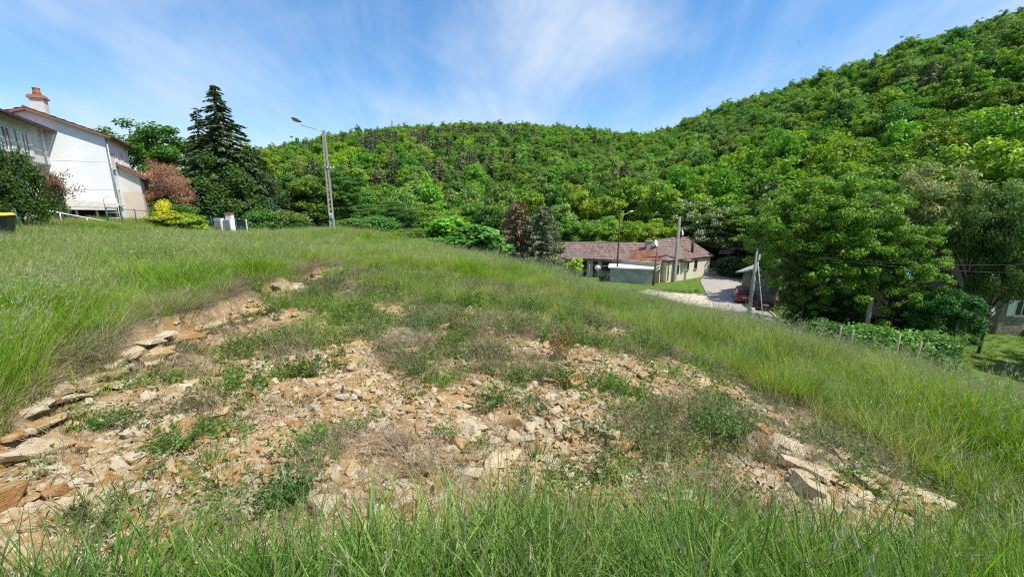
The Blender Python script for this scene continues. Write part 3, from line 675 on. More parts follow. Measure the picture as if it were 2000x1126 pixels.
# blossom spikes and clusters as parts of their trees
def blossom(tree_e, key, n, size, mat, seed, name, out_bias=.8, long=1.0):
    r = np.random.default_rng(seed); cr_v = coords(PROTO[key][0])[::4]
    c = cr_v.mean(0); d = np.linalg.norm((cr_v - c) / np.array([1, 1, .9]), axis=1); pick = np.argsort(-d + r.normal(size=len(d)) * .8)[:int(len(d) * (1 - out_bias) + n)]
    pick = r.choice(pick, n, replace=False); P = []
    for j in range(7): P.append(cr_v[pick] + np.c_[r.normal(size=(n, 2)) * size * .3, r.uniform(0, 1.3 * long, n) * size])
    P = np.concatenate(P); V, Q = leaf_faces(P, unit(r.normal(size=(len(P), 3)) + [0, -.3, .5]), size * .55, r, .8)
    link(name, mesh_np(name, V, Q), mat, tree_e)
M['blossom_white'] = simple('blossom_white', (.66, .64, .52), .8, .2, 5); M['blossom_cream'] = simple('blossom_cream', (.52, .48, .27), .8, .25, 3)
blossom(CH, 'maple_a', 800, .34, M['blossom_white'], 3, 'blossom', .75, 1.3)
blossom(AC, 'acacia', 900, .26, M['blossom_cream'], 4, 'blossom', .7, .8)

# ------------------------------------------------------------------ the wooded hillsides
def clear_of(x, y):
    if 0 < x < 34 and 36 < y < 70 - .12 * x: return False          # the long building and its yard
    return all((x - hx) ** 2 + (y - hy) ** 2 > 9 for hx, hy in HEROES)
r_ = np.random.default_rng(99); cand = []
sp = 5.0
for ix in range(-64, 76):
    for iy in range(3, 82):
        x = (ix + r_.uniform(-.42, .42) + (iy % 2) * .5) * sp; y = (iy + r_.uniform(-.42, .42)) * sp
        r0 = math.hypot(x, y); a = math.atan2(x, y)
        if r0 < 60 or a < -.78 or a > .97: continue
        if r0 > float(np.interp(a, RIDGE_AZ, RIDGE_R)) + 18: continue
        if a < -.64 or (a < -.45 and r0 < 75): continue
        if not clear_of(x, y): continue
        cand.append((r0, x, y, a))
cand.sort()
cx = np.array([c[1] for c in cand]); cy = np.array([c[2] for c in cand]); cz = ground_z(cx, cy)
pn = fbm(cx * .017, cy * .017, 61, 3); tint = fbm(cx * .012, cy * .012, 71, 3)
greens = [(.10, .185, .02), (.085, .165, .02), (.135, .22, .022), (.07, .14, .024), (.125, .19, .045), (.10, .19, .025)]
pines = [(.105, .118, .055), (.085, .108, .045), (.125, .122, .065)]
rest = {k: [] for k in range(12)}
nind = 0
AREA = [(420, 'behind the tall spruce'), (610, 'behind the bluish fir'), (760, 'behind the concrete lamp post'), (900, 'above the bright crest bushes'), (1050, 'above the brown conifer'), (1160, 'above the left part of the long roof'),
        (1270, 'above the slim street lamp'), (1360, 'above the square concrete pole'), (1470, 'above the bend of the road'), (1600, 'above the leaning utility pole'), (1740, 'above the biggest maple'), (1900, 'above the tree in cream blossom'), (9999, 'above the stone house at the edge')]
def wood_label(u, v, col, pine):
    area = next(t for lim_, t in AREA if u < lim_)
    tone = ('greyish' if col[0] > .095 else 'dark') + ' pine' if pine else ('yellow-green' if col[0] > .12 and col[2] < .04 else 'grey-green' if col[2] > .04 else 'deep green' if col[0] < .08 else 'fresh green') + ' broadleaf tree'
    hgt = 'at the wood foot' if v > 385 else 'low on the slope' if v > 330 else 'partway up the slope'
    return '%s %s, %s' % (tone, hgt, area)
forest = []
def v_of(x, y, z): z = z - EYE; return 563 - 800 * (y * SP + z * CP) / (y * CP - z * SP)
def u_of(x, y, z): z = z - EYE; return 1000 + 800 * x / (y * CP - z * SP)
silu, silv = [q[0] for q in SIL], [q[1] for q in SIL]
for i, (r0, x, y, a) in enumerate(cand):
    is_p = (a < .05 and r0 > 120 and pn[i] > .43 and r_.random() < .8) or (a < .3 and r0 > 95 and r_.random() < .10)
    if pn[i] > .56 and a > .5 and r_.random() < .06: is_p = True
    # the clear belt near the valley stays broadleaf
    sc = r_.uniform(.68, 1.02) * (1.12 if a > .4 else 1.0) * (1.0 if not is_p else 1.08) * (1.1 if r0 < 110 else 1)
    key = FARC[r_.integers(3)] if is_p else FARB[r_.integers(len(FARB))]
    col = pines[r_.integers(3)] if is_p else greens[min(5, int(np.clip((tint[i] - .3) * 2.2 + r_.normal() * .22, 0, .999) * 6))]
    col0 = col
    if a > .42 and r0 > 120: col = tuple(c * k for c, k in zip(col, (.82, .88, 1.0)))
    rz = r_.uniform(0, 6.28); zsc = sc * r_.uniform(.88, 1.15)
    top = cz[i] + (11.3 if is_p else 10.3) * zsc
    lim = float(np.interp(u_of(x, y, top), silu, silv)) - 5
    if r0 < 105 and a < .12: lim = max(lim, 352 + 20 * r_.random())
    if v_of(x, y, top) < lim:
        k_ = .85
        while v_of(x, y, cz[i] + 10.3 * zsc * k_) < lim and k_ > .45: k_ *= .92
        if k_ <= .45: continue
        zsc *= k_; sc *= max(k_, .7)
    if nind < 285:
        nind += 1
        nm = 'pine_tree' if is_p else 'broadleaf_tree'; lb = wood_label(u_of(x, y, top), v_of(x, y, top), col0, is_p); gp = lb
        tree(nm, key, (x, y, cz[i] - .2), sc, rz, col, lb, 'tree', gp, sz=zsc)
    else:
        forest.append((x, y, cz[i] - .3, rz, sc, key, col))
# the rest of the wood: one mass, instanced
def scatter(name, P, rot, scl, idx, coll, tint, kind='stuff', label=None, cat=None):
    me = mesh_np(name, P, np.zeros((0, 4), int), False, {'rot': ('FLOAT_VECTOR', 'POINT', np.asarray(rot, np.float32)), 'scl': ('FLOAT_VECTOR', 'POINT', np.asarray(scl, np.float32)), 'pick': ('INT', 'POINT', np.asarray(idx, np.int32)), 'tint': ('FLOAT_VECTOR', 'POINT', np.asarray(tint, np.float32))})
    o = link(name, me); tag(o, label, cat, kind=kind)
    ng = bpy.data.node_groups.new(name + '_scatter', 'GeometryNodeTree')
    ng.interface.new_socket('Geometry', in_out='INPUT', socket_type='NodeSocketGeometry'); ng.interface.new_socket('Geometry', in_out='OUTPUT', socket_type='NodeSocketGeometry')
    gi = ng.nodes.new('NodeGroupInput'); go = ng.nodes.new('NodeGroupOutput'); ip = ng.nodes.new('GeometryNodeInstanceOnPoints'); ci = ng.nodes.new('GeometryNodeCollectionInfo')
    ci.inputs['Collection'].default_value = coll; ci.inputs['Separate Children'].default_value = True; ci.inputs['Reset Children'].default_value = True
    def na_(n, t):
        k = ng.nodes.new('GeometryNodeInputNamedAttribute'); k.data_type = t; k.inputs['Name'].default_value = n; return [s for s in k.outputs if s.enabled and s.name == 'Attribute'][0]
    L = ng.links; L.new(gi.outputs[0], ip.inputs['Points']); L.new(ci.outputs[0], ip.inputs['Instance']); ip.inputs['Pick Instance'].default_value = True
    L.new(na_('pick', 'INT'), ip.inputs['Instance Index']); L.new(na_('rot', 'FLOAT_VECTOR'), ip.inputs['Rotation']); L.new(na_('scl', 'FLOAT_VECTOR'), ip.inputs['Scale'])
    L.new(ip.outputs[0], go.inputs[0]); md = o.modifiers.new('scatter', 'NODES'); md.node_group = ng
    return o
def pool(name, items):
    """source shapes kept outside the scene"""
    c = bpy.data.collections.new(name)
    for i, me in enumerate(items):
        o = bpy.data.objects.new('%s_%03d' % (name, i), me); c.objects.link(o)
    return c
fkeys = FARB + FARC
fp = pool('forest_shape', [PROTO[k][2] for k in fkeys])
if forest:
    scatter('hillside_forest', [f[:3] for f in forest], [(0, 0, f[3]) for f in forest], [(f[4], f[4], f[4] * 1.03) for f in forest], [fkeys.index(f[5]) for f in forest], fp,
            np.array([f[6] for f in forest]) * GAIN, label='dense mixed wood covering the upper hillsides', cat='forest')

# ------------------------------------------------------------------ buildings
def V3(*a): return Vector(a)
def tiled_slope(name, A, B, C, D, mat, parent, course=.36, tile=.3, th=.085):
    """tiles in overlapping courses on the slope A-B (eave) to C-D (ridge); every course a step, every tile its own face set slightly uneven"""
    A, B, C, D = map(Vector, (A, B, C, D)); n = max(2, int((C - A).length / course)); m = max(2, int((B - A).length / tile))
    nrm = (B - A).cross(C - A).normalized()
    if nrm.z < 0: nrm = -nrm
    r = random.Random(int(abs(A.x) * 100)); V, Q = [], []
    def P(s, t): return A.lerp(B, s).lerp(C.lerp(D, s), t)
    for i in range(n):
        t0, t1 = i / n, min(1, (i + 1.18) / n)
        for j in range(m):
            s0, s1 = j / m, (j + 1) / m; u = r.uniform(-.008, .008)
            a, b, c, d = P(s0, t0), P(s1, t0), P(s1, t1), P(s0, t1); lo, hi = nrm * (th + u), nrm * .008; mid = nrm * .022
            e, f = P((s0 + s1) / 2, t0), P((s0 + s1) / 2, t1)
            k = len(V); V += [a + lo, e + lo + mid, b + lo, c + hi, f + hi + mid, d + hi, a, e, b]
            Q += [(k, k + 1, k + 4, k + 5), (k + 1, k + 2, k + 3, k + 4), (k + 6, k + 7, k + 1, k), (k + 7, k + 8, k + 2, k + 1)]
    o = link(name, mesh_np(name, [tuple(v) for v in V], Q), mat, parent); o['kind'] = 'stuff'; return o
def slab(name, pts, th, mat, parent):
    pts = [Vector(p) for p in pts]; n = (pts[1] - pts[0]).cross(pts[2] - pts[0]).normalized()
    if n.z < 0: n = -n
    return MB().prism([p - n * .004 for p in pts], -n * th).build(name, mat, parent)
def gable_house(name, A, B, depth, zb, ze0, ze1, rise, wall, tile, parent, back=None, over=.3, verge=.3, ridge_f=.5, course=.5, tile_w=.3, hip=0.):
    """block with its long front A->B (ground points), eave heights at both ends, gables at both ends"""
    A, B = Vector((A[0], A[1], 0)), Vector((B[0], B[1], 0)); x = (B - A).normalized(); y = Vector((-x.y, x.x, 0))
    if back is not None and y.dot(back) < 0: y = -y
    zr = max(ze0, ze1) + rise
    pa = [A, B, B + y * depth, A + y * depth]
    w = MB()
    lo = [p + V3(0, 0, zb - .4) for p in pa]; hi = [pa[0] + V3(0, 0, ze0), pa[1] + V3(0, 0, ze1), pa[2] + V3(0, 0, ze1), pa[3] + V3(0, 0, ze0)]
    g0 = A + y * depth * ridge_f + V3(0, 0, zr); g1 = B + y * depth * ridge_f + V3(0, 0, zr)
    if hip: g0 = g0.lerp(g1, hip)
    w.add(lo + hi + [g0, g1], [(0, 1, 5, 4), (2, 3, 7, 6), (1, 2, 6, 9, 5), (3, 0, 4, 8, 7) if not hip else (3, 0, 4, 7), (3, 2, 1, 0)])
    w.build('wall', wall, parent)
    sl0 = (zr - ze0) / (depth * ridge_f)
    ea = lambda p, z, s: p - y * over * s + V3(0, 0, z - over * sl0 + .10)
    a, b = ea(A, ze0, 1) - x * verge, ea(B, ze1, 1) + x * verge; c, d = g0 - x * verge + V3(0, 0, .10), g1 + x * verge + V3(0, 0, .10)
    e, f = ea(pa[3], ze0, -1) - x * verge, ea(pa[2], ze1, -1) + x * verge
    if hip:
        c = g0 + V3(0, 0, .10); slab('roof', [a, e, c], .16, M['tile_dark'], parent); slab('hip_tiles', [a + V3(0, 0, .06), e + V3(0, 0, .06), c + V3(0, 0, .06)], .05, tile, parent)
    roof = slab('roof', [a, b, d, c], .16, M['tile_dark'], parent)
    slab('roof', [e, f, d, c], .16, M['tile_dark'], parent)
    t1 = tiled_slope('roof_tiles', a, b, c, d, tile, parent, course, tile_w); t2 = tiled_slope('roof_tiles', e, f, c, d, tile, parent, course, tile_w)
    MB().tube([c + V3(0, 0, .03), d + V3(0, 0, .03)], .11, 8).build('ridge_tiles', tile, parent, True)
    return dict(A=A, B=B, x=x, y=y, a=a, b=b, c=c, d=d, e=e, f=f)
def window(parent, O, x, n, s, z, w, h, frame='old_white', pane='pane', shutters=None, sill=True, bars=1, name='window', door=False):
    """O: wall corner, x: along the wall, n: outward; opening centred at s, sill height z"""
    ctr = O + x * s + V3(0, 0, z + h / 2); rz = math.atan2(x.y, x.x)
    fr = MB(); t = .06
    for dx, dz, ww, hh in ((0, h / 2 - t / 2, w, t), (0, -h / 2 + t / 2, w, t), (-w / 2 + t / 2, 0, t, h - 2 * t), (w / 2 - t / 2, 0, t, h - 2 * t)):
        fr.box(ctr + x * dx + V3(0, 0, dz) + n * .03, (ww, .08, hh), rz)
    for k in range(bars): fr.box(ctr + x * (w * ((k + 1) / (bars + 1) - .5)) + n * .03, (.05, .075, h - 2 * t), rz)
    f = fr.build(name, M[frame], parent)
    MB().box(ctr + n * .012, (w - t, .03, h - t), rz).build('pane' if not door else 'door_panel', M[pane], f)
    if sill: MB().box(ctr - V3(0, 0, h / 2 + .04) + n * .07, (w + .2, .18, .07), rz).build('sill', M['concrete'], f)
    if shutters:
        for sd in (-1, 1): MB().box(ctr + x * sd * (w / 2 + w / 4 + .03) + n * .04, (w / 2, .05, h + .06), rz, ).build('shutter', M[shutters], f)
    return f

# --- white house with the blank gable (B) and the house stepping out in front of it (A)
e1 = V3(-math.sin(R(34)), math.cos(R(34)), 0); e2 = V3(e1.y, -e1.x, 0)
Cc = at(203, 265, 35); ze = Cc.z; Cc.z = 0
zbB = gz(Cc.x, Cc.y) - .1
hb = empty('white_house', (0, 0, 0), 0, 'white house with a blank gable wall and a terracotta chimney', 'house')
Bl = Cc - e2 * 8.0
gB = gable_house('white_house', Cc, Cc + e1 * 9.0, 8.0, zbB - .3, ze, ze, 1.55, M['render_white'], M['tile_dark'], hb, back=-e2, over=.45, verge=.4, tile_w=.32)
for s, z in ((1.1, 4.3), (5.2, 4.6), (1.1, 1.3)):
    window(hb, Cc, e1, e2, s, zbB + z, 1.0, 1.35)
window(hb, Cc, e1, e2, 2.9, zbB + 5.0, .9, 1.3, frame='old_white', pane='white_paint', sill=False, bars=0, name='closed_shutter')
MB().tube([Cc + e2 * .1 - e1 * .12 + V3(0, 0, zbB), Cc + e2 * .1 - e1 * .12 + V3(0, 0, ze - .25)], .05, 8).build('drainpipe', M['metal_grey'], hb, True)
MB().tube([Cc + e2 * .5 - e1 * .4 + V3(0, 0, ze - .12), Cc + e2 * .5 + e1 * 9.3 + V3(0, 0, ze - .12)], .07, 8).build('gutter', M['iron_dark'], hb, True)
seam = MB()
for zz_ in (.38, .70): seam.bar(Cc - e2 * 7.95 - e1 * .004 + V3(0, 0, zbB + (ze - zbB) * zz_), Cc - e2 * .03 - e1 * .004 + V3(0, 0, zbB + (ze - zbB) * zz_), .012, .022)
seam.build('wall_joint', M['render_grey'], hb)
chp = Cc - e2 * 3.55 + e1 * 1.3 + V3(0, 0, ze + 1.05)
ch = MB().box(chp + V3(0, 0, .75), (.75, 1.0, 1.5), math.atan2(e2.y, e2.x)).build('chimney', M['render_grey'], hb)
MB().box(chp + V3(0, 0, 1.56), (1.0, 1.25, .14), math.atan2(e2.y, e2.x)).box(chp + V3(0, 0, 1.68), (.85, 1.1, .12), math.atan2(e2.y, e2.x)).build('chimney_crown', M['terracotta'], ch)
MB().tube([chp + V3(0, 0, 1.7), chp + V3(0, 0, 2.05), chp + V3(0, 0, 2.25), chp + V3(0, 0, 2.3)], [.27, .21, .21, .25], 12).build('chimney_pot', M['terracotta'], ch, True)
v2 = chp + e2 * 1.9 - V3(0, 0, .75); MB().bar(v2 - e2 * .8 + V3(0, 0, .12), v2 + e2 * .1 + V3(0, 0, .12), .1).bar(v2, v2 + V3(0, 0, .45), .16).build('roof_vent', M['brick_red'], hb)
# annex with the lean-to red roof
q0 = Cc + e1 * 2.6; wA = 1.35; hA1, hA0 = 4.75, 3.75
q1 = q0 + e2 * wA; q2 = q1 + e1 * 4.5; q3 = q0 + e1 * 4.5
def up_(p, z): return V3(p.x, p.y, z)
annx = empty('house_annex', (0, 0, 0), 0, 'beige and grey lean-to annex with red tiles beside the white house', 'annex')
for nm, mt, z0, z1a, z1b in (('lower_wall', 'render_beige', zbB - 1.0, zbB + 2.45, zbB + 2.45), ('upper_wall', 'render_grey', zbB + 2.45, zbB + hA1, zbB + hA0)):
    MB().add([up_(q0, z0), up_(q1, z0), up_(q2, z0), up_(q3, z0), up_(q0, z1a), up_(q1, z1b), up_(q2, z1b), up_(q3, z1a)], [(0, 1, 5, 4), (1, 2, 6, 5), (2, 3, 7, 6), (3, 0, 4, 7), (4, 5, 6, 7), (3, 2, 1, 0)]).build(nm, M[mt], annx)
sl = V3(0, 0, .1)
ra, rb, rc2, rd2 = up_(q1 + e2 * .5 - e1 * .35, zbB + hA0 - .1), up_(q2 + e2 * .5, zbB + hA0 - .1), up_(q0 - e1 * .35, zbB + hA1 + .12), up_(q3, zbB + hA1 + .12)
slab('roof', [ra, rb, rd2, rc2], .14, M['tile_dark'], annx); tiled_slope('roof_tiles', ra, rb, rc2, rd2, M['tile_red'], annx, .33, .28)
# house A
D_ = Cc - e2 * 3.35
ha = empty('grey_white_house', (0, 0, 0), 0, 'off-white house with two upper windows, cut by the left edge', 'house')
zeA = at(84, 252, D_.y).z; zmA = at(86, 322, D_.y).z
zA = zbB
Fb = D_ - e1 * 13
MB().add([up_(D_, zmA), up_(Fb, zmA), up_(Fb - e2 * 7, zmA), up_(D_ - e2 * 7, zmA), up_(D_, zeA), up_(Fb, zeA), up_(Fb - e2 * 7, zeA), up_(D_ - e2 * 7, zeA), up_(D_ - e2 * 3.5, zeA + 1.3), up_(Fb - e2 * 3.5, zeA + 1.3)],
         [(0, 1, 5, 4), (2, 3, 7, 6), (1, 2, 6, 9, 5), (3, 0, 4, 8, 7), (3, 2, 1, 0)]).build('wall', M['render_grey'], ha)
o2 = -e2 * .5 - e1 * .8
MB().add([up_(p, z) for z in (zA - .5, zmA) for p in (D_ + o2, Fb + o2, Fb - e2 * 6.5, D_ - e2 * 6.5 - e1 * .8)], [(0, 1, 5, 4), (1, 2, 6, 5), (2, 3, 7, 6), (3, 0, 4, 7), (4, 5, 6, 7), (3, 2, 1, 0)]).build('lower_wall', M['render_white'], ha)
ea_, eb_ = up_(D_ + e2 * .6 - e1 * .02, zeA - .12), up_(Fb + e2 * .6, zeA - .12); ec_, ed_ = up_(D_ - e2 * 3.5 - e1 * .02, zeA + 1.42), up_(Fb - e2 * 3.5, zeA + 1.42)
slab('roof', [ea_, eb_, ed_, ec_], .16, M['tile_dark'], ha); tiled_slope('roof_tiles', ea_, eb_, ec_, ed_, M['tile_dark'], ha, .34, .3)
MB().tube([ea_ + e2 * .06 - V3(0, 0, .06), eb_ + e2 * .06 - V3(0, 0, .06)], .07, 8).build('gutter', M['iron_dark'], ha, True)
MB().tube([D_ - e1 * 1.3 + e2 * .1 + V3(0, 0, zeA - .2), D_ - e1 * 1.3 + e2 * .1 + V3(0, 0, zmA)], .05, 8).build('drainpipe', M['old_white'], ha, True)
for s in (4.5, 7.4, 10.2): 
    f = window(ha, D_, -e1, e2, s, zeA - 2.3, 1.2, 1.5, frame='white_paint')
    for sd in (-1, 1): MB().box(D_ - e1 * s + e1 * sd * .92 + e2 * .05 + V3(0, 0, zeA - 1.55), (.58, .05, 1.5), math.atan2(e1.y, e1.x)).build('shutter', M['old_white'], f)
st = MB(); sa = D_ + e2 * .4 - e1 * .6
st.bar(up_(sa, zA + 1.3), up_(sa - e1 * 2.6 + e2 * .1, zA + .3), .05).bar(up_(sa, zA - .2), up_(sa, zA + 1.3), .05).bar(up_(sa - e1 * 2.6 + e2 * .1, zA - .5), up_(sa - e1 * 2.6 + e2 * .1, zA + .3), .05)
st.build('stair_rail', M['white_paint'], ha)
# lean-to shed along the foot of the gable
ls = empty('lean_to_shed', (0, 0, 0), 0, 'low wooden lean-to shed at the foot of the white gable wall', 'shed')
s0, s1 = Cc - e2 * 5.6, Cc + e2 * .2; fr_ = -e1 * 1.9
zt0, zt1 = zbB + 1.75, zbB + 1.15
MB().prism([up_(s0 - e1 * .02, zt0 + .35), up_(s1 - e1 * .02, zt1 + .25), up_(s1 + fr_, zt1 - .02), up_(s0 + fr_, zt0 - .42)], (0, 0, .07)).build('roof', M['concrete'], ls)
MB().bar(up_(s0 + fr_, zt0 - .5), up_(s1 + fr_, zt1 - .1), .07, .16).build('fascia', M['old_white'], ls)
for k in range(6):
    a = s0.lerp(s1, k / 5 * .98 + .01) + fr_ * .97; MB().bar(up_(a, zbB - .6), up_(a, zt0 - .5), .1).build('post', M['wood_dark'], ls)
for k in range(26):
    a = s0.lerp(s1, k / 25 * .72 + .02) + fr_ * .93; MB().box(up_(a, zbB + .05), (.19, .03, .95 + random.uniform(-.05, .05)), math.atan2(e2.y, e2.x)).build('plank', M['wood_dark'], ls)
MB().box(up_((s0 + s1) / 2, zbB + .6) - e1 * .25, (5.4, .05, 1.6), math.atan2(e2.y, e2.x)).build('shade_panel', M['shade_dark'], ls)  # dark sheet: the shade inside the shed put into its colour
# white rail on the slope, gate hoop, fences
ra_, rb_ = at(92, 411, 26), at(266, 443, 31)
hr = empty('white_handrail', ra_, 0, 'long white sloping handrail on the grass below the white house', 'handrail')
m = MB().tube([(0, 0, 0), rb_ - ra_], .035, 8); m.build('rail', M['white_paint'], hr, True)
for k in (.12, .4, .68, .97):
    p = (rb_ - ra_) * k; w_ = ra_ + p; MB().tube([p, V3(p.x, p.y, min(p.z - .25, gz(w_.x, w_.y) - ra_.z - .1))], .028, 6).build('post', M['white_paint'], hr, True)
ga = at(212, 440, 30); go_ = empty('white_gate_frame', up_(ga, gz(ga.x, ga.y)), 0, 'thin white metal gate frame by the handrail at the house corner', 'gate')
MB().tube([(0, 0, -.1), (0, 0, 1.75), (.35, .1, 1.95), (.75, .2, 1.75), (.75, .2, -.1)], .022, 6).build('frame', M['white_paint'], go_, True)
for z in (.4, .8, 1.2): MB().tube([(0, 0, z), (.75, .2, z)], .015, 6).build('bar', M['white_paint'], go_, True)
def post_obj(name, p, h, w, mat, label, cat='post', lean=(0, 0), group=None, round_=True):
    o = MB()
    if round_: o.tube([(0, 0, -.3), (lean[0] * .5, lean[1] * .5, h * .5), (lean[0], lean[1], h)], [w, w * .97, w * .93], 8)
    else: o.box((0, 0, h / 2 - .15), (w, w, h + .3))
    o = o.build(name, M[mat], None, round_); o.location = (p[0], p[1], gz(p[0], p[1])); return tag(o, label, cat, group)
def mesh_fence(name, P0, P1, h, label, npost, cell=.1, screen=False):
    e = empty(name, (P0[0], P0[1], gz(P0[0], P0[1])), 0, label, 'fence'); O = e.location
    a = V3(P0[0], P0[1], gz(P0[0], P0[1])) - O; b = V3(P1[0], P1[1], gz(P1[0], P1[1])) - O
    for k in range(npost):
        p = a.lerp(b, k / (npost - 1)); MB().tube([p - V3(0, 0, .3), p + V3(0, 0, h + .06)], .035, 8).build('post', M['green_mesh'], e, True)
    w = MB(); n = int((b - a).length / cell)
    for k in range(n + 1):
        p = a.lerp(b, k / n); w.bar(p + V3(0, 0, .05), p + V3(0, 0, h), .006)
    for z in np.arange(.1, h + .01, .2): w.bar(a + V3(0, 0, z), b + V3(0, 0, z), .008)
    w.bar(a + V3(0, 0, h), b + V3(0, 0, h), .035); w.build('wire_mesh', M['green_mesh'], e)
    if screen:
        d = (b - a).normalized(); nn = V3(-d.y, d.x, 0) * .02
        MB().prism([a + nn + V3(0, 0, .05), b + nn + V3(0, 0, .05), b + nn + V3(0, 0, h - .05), a + nn + V3(0, 0, h - .05)], nn * .3).build('windbreak_screen', M['green_screen'], e)
    return e
mesh_fence('mesh_fence', at(217, 455, 30), at(296, 448, 31), 1.15, 'green wire mesh fence in the grass before the white house', 4)
mesh_fence('screened_fence', at(392, 452, 36.5), at(487, 452, 37), 1.1, 'dark green screened fence behind the white meter cabinets', 5, screen=True)
post_obj('fence_stake', at(34, 455, 20.5), 1.15, .03, 'green_mesh', 'thin dark stake right beside the yellow-lidded bin', lean=(-.06, 0))
post_obj('fence_stake', at(46, 460, 19.5), 1.35, .03, 'green_mesh', 'thin dark stake leaning in the grass, farther from the yellow-lidded bin', lean=(-.12, 0))
# bin
pb = at(6, 462, 18.5); bn = empty('wheelie_bin', (pb.x, pb.y, gz(pb.x, pb.y)), .5, 'black wheelie bin with a yellow lid at the left edge', 'bin')
bb = MB(); lo = [(-.24, -.27, .05), (.24, -.27, .05), (.24, .27, .05), (-.24, .27, .05)]; hi = [(-.33, -.36, 1.0), (.33, -.36, 1.0), (.33, .36, 1.0), (-.33, .36, 1.0)]
bb.add(lo + hi, [(3, 2, 1, 0), (4, 5, 6, 7)] + [(i, (i + 1) % 4, 4 + (i + 1) % 4, 4 + i) for i in range(4)]).build('body', M['black_plastic'], bn, bevel=.02)
MB().add([(-.36, -.39, 1.0), (.36, -.39, 1.0), (.36, .40, 1.0), (-.36, .40, 1.0), (-.30, -.32, 1.09), (.30, -.32, 1.09), (.30, .36, 1.11), (-.30, .36, 1.11)], [(3, 2, 1, 0), (4, 5, 6, 7)] + [(i, (i + 1) % 4, 4 + (i + 1) % 4, 4 + i) for i in range(4)]).build('lid', M['yellow_plastic'], bn, bevel=.015)
for sx in (-.28, .28): MB().tube([(sx - .04, .27, .1), (sx + .04, .27, .1)], .1, 12).build('wheel', M['tyre'], bn)
MB().bar((-.3, .42, .95), (.3, .42, .95), .04).build('handle', M['black_plastic'], bn)
bn.scale = (1.15, 1.15, 1.1)
# meter cabinets and gate pillar
def cabinet(u, label, ydoor):
    p = at(u, 456, 34.4); o = empty('meter_cabinet', (p.x, p.y, gz(p.x, p.y) + .1), math.atan2(-.5, 1) * .3, label, 'cabinet')
    MB().box((0, 0, .55), (.68, .3, 1.15)).build('case', M['white_paint'], o, bevel=.01)
    d = MB(); d.box((0, -.165, .68), (.56, .03, .62)); d.build('door', M['concrete'], o)
    MB().box((0, -.17, 1.045), (.56, .02, .05)).build('vent_slot', M['shade_dark'], o); MB().box((0, -.17, .30), (.56, .02, .05)).build('vent_slot', M['shade_dark'], o)
    if ydoor: MB().box((0, -.185, .93), (.52, .012, .07)).build('warning_strip', simple('pale_yellow', (.75, .68, .35), .6), o)
    return o
cabinet(431, 'white meter cabinet with a yellowish strip, beside the hedge', True)
cabinet(448.5, 'white meter cabinet in front of the brick-capped pillar', False)
p = at(453, 456, 35.4); gp = empty('gate_pillar', (p.x, p.y, gz(p.x, p.y)), 0, 'white gate pillar with a brick-red cap behind the meter cabinets', 'pillar')
MB().box((0, 0, .75), (.5, .4, 1.7)).build('shaft', M['white_paint'], gp); MB().box((0, 0, 1.63), (.56, .46, .07)).box((0, 0, 1.71), (.5, .4, .09)).build('cap', M['brick_red'], gp)
post_obj('gate_post', at(484, 456, 36), 1.25, .07, 'white_paint', 'slim white post at the end of the dark green screened fence', round_=False)

# --- long low building in the valley
lb = empty('long_low_building', (0, 0, 0), 0, 'long low building with brown tiled roof and shaded grey-green front', 'building')
Le, Re = at(1060, 504, 54.4), at(1345, 512.4, 51.5)
A0, B0 = V3(Le.x, Le.y, 0), V3(Re.x, Re.y, 0); ux = (B0 - A0).normalized(); nb_ = V3(ux.y, -ux.x, 0)
zl = gz(12, 53) ; zeL = (Le.z + Re.z) / 2 + .1
gL = gable_house('long', A0 - nb_ * .5, B0 - nb_ * .5, 8.0, zl, zeL + .12, zeL + .12, at(1200, 476, 56.5).z - zeL - .2, M['render_green'], M['tile_brown'], lb, back=-nb_, over=.6, verge=.35)
O = A0 - nb_ * .5
def along(u, v=520):
    d = ray(u, v); k = (O.x * d[1] - O.y * d[0]) / (ux.y * d[0] - ux.x * d[1]); return k
for u0, u1, v0, v1, dr in ((1093, 1108, 509, 528, 0), (1137, 1146, 509, 541, 1), (1158, 1167, 510, 541, 1), (1175, 1194, 510, 528, 0)):
    s0_, s1_ = along(u0), along(u1); pz = O + ux * s0_; z1 = min(at(u0, v0, pz.y).z, zeL - .05); z0 = zl if dr else at(u0, v1, pz.y).z
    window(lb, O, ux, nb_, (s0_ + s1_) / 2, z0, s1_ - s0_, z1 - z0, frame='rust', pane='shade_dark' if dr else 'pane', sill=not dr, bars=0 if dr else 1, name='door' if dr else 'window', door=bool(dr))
# red-roofed extension projecting forward, gable to the right
ex = empty('red_roofed_extension', (0, 0, 0), 0, 'cream extension with mossy red roof, built onto the long low building', 'building')
gR = atz(1286, 549, VZ); zf = gz(gR.x, gR.y)
th_ = R(-26); uxE = Matrix.Rotation(th_, 3, 'Z') @ ux; nbE = Matrix.Rotation(th_, 3, 'Z') @ nb_
eR = up_(gR, at(1286, 513, gR.y).z); eL = gR - uxE * 6.2
dE = 3.9
gE = gable_house('ext', eL, gR, dE * 2, zf, eR.z, eR.z, at(1303, 488, gR.y + dE * .9).z - eR.z, M['render_cream'], M['tile_red'], ex, back=-nbE, over=.25, verge=.12, course=.33, tile_w=.28)
MB().tube([gE['a'] + V3(0, 0, -.02), gE['b'] + V3(0, 0, -.02)], .06, 8).build('gutter', M['old_white'], ex, True)
def chimney(parent, base, h, w, pot=True, mat='concrete'):
    c = MB().box(base + V3(0, 0, h / 2), (w, w * .9, h)).box(base + V3(0, 0, h - .04), (w + .12, w + .1, .09)).build('chimney', M[mat], parent)
    if pot: MB().tube([base + V3(0, 0, h), base + V3(0, 0, h + .3)], [.16, .12], 10).build('chimney_pot', M['terracotta'], c, True)
    return c
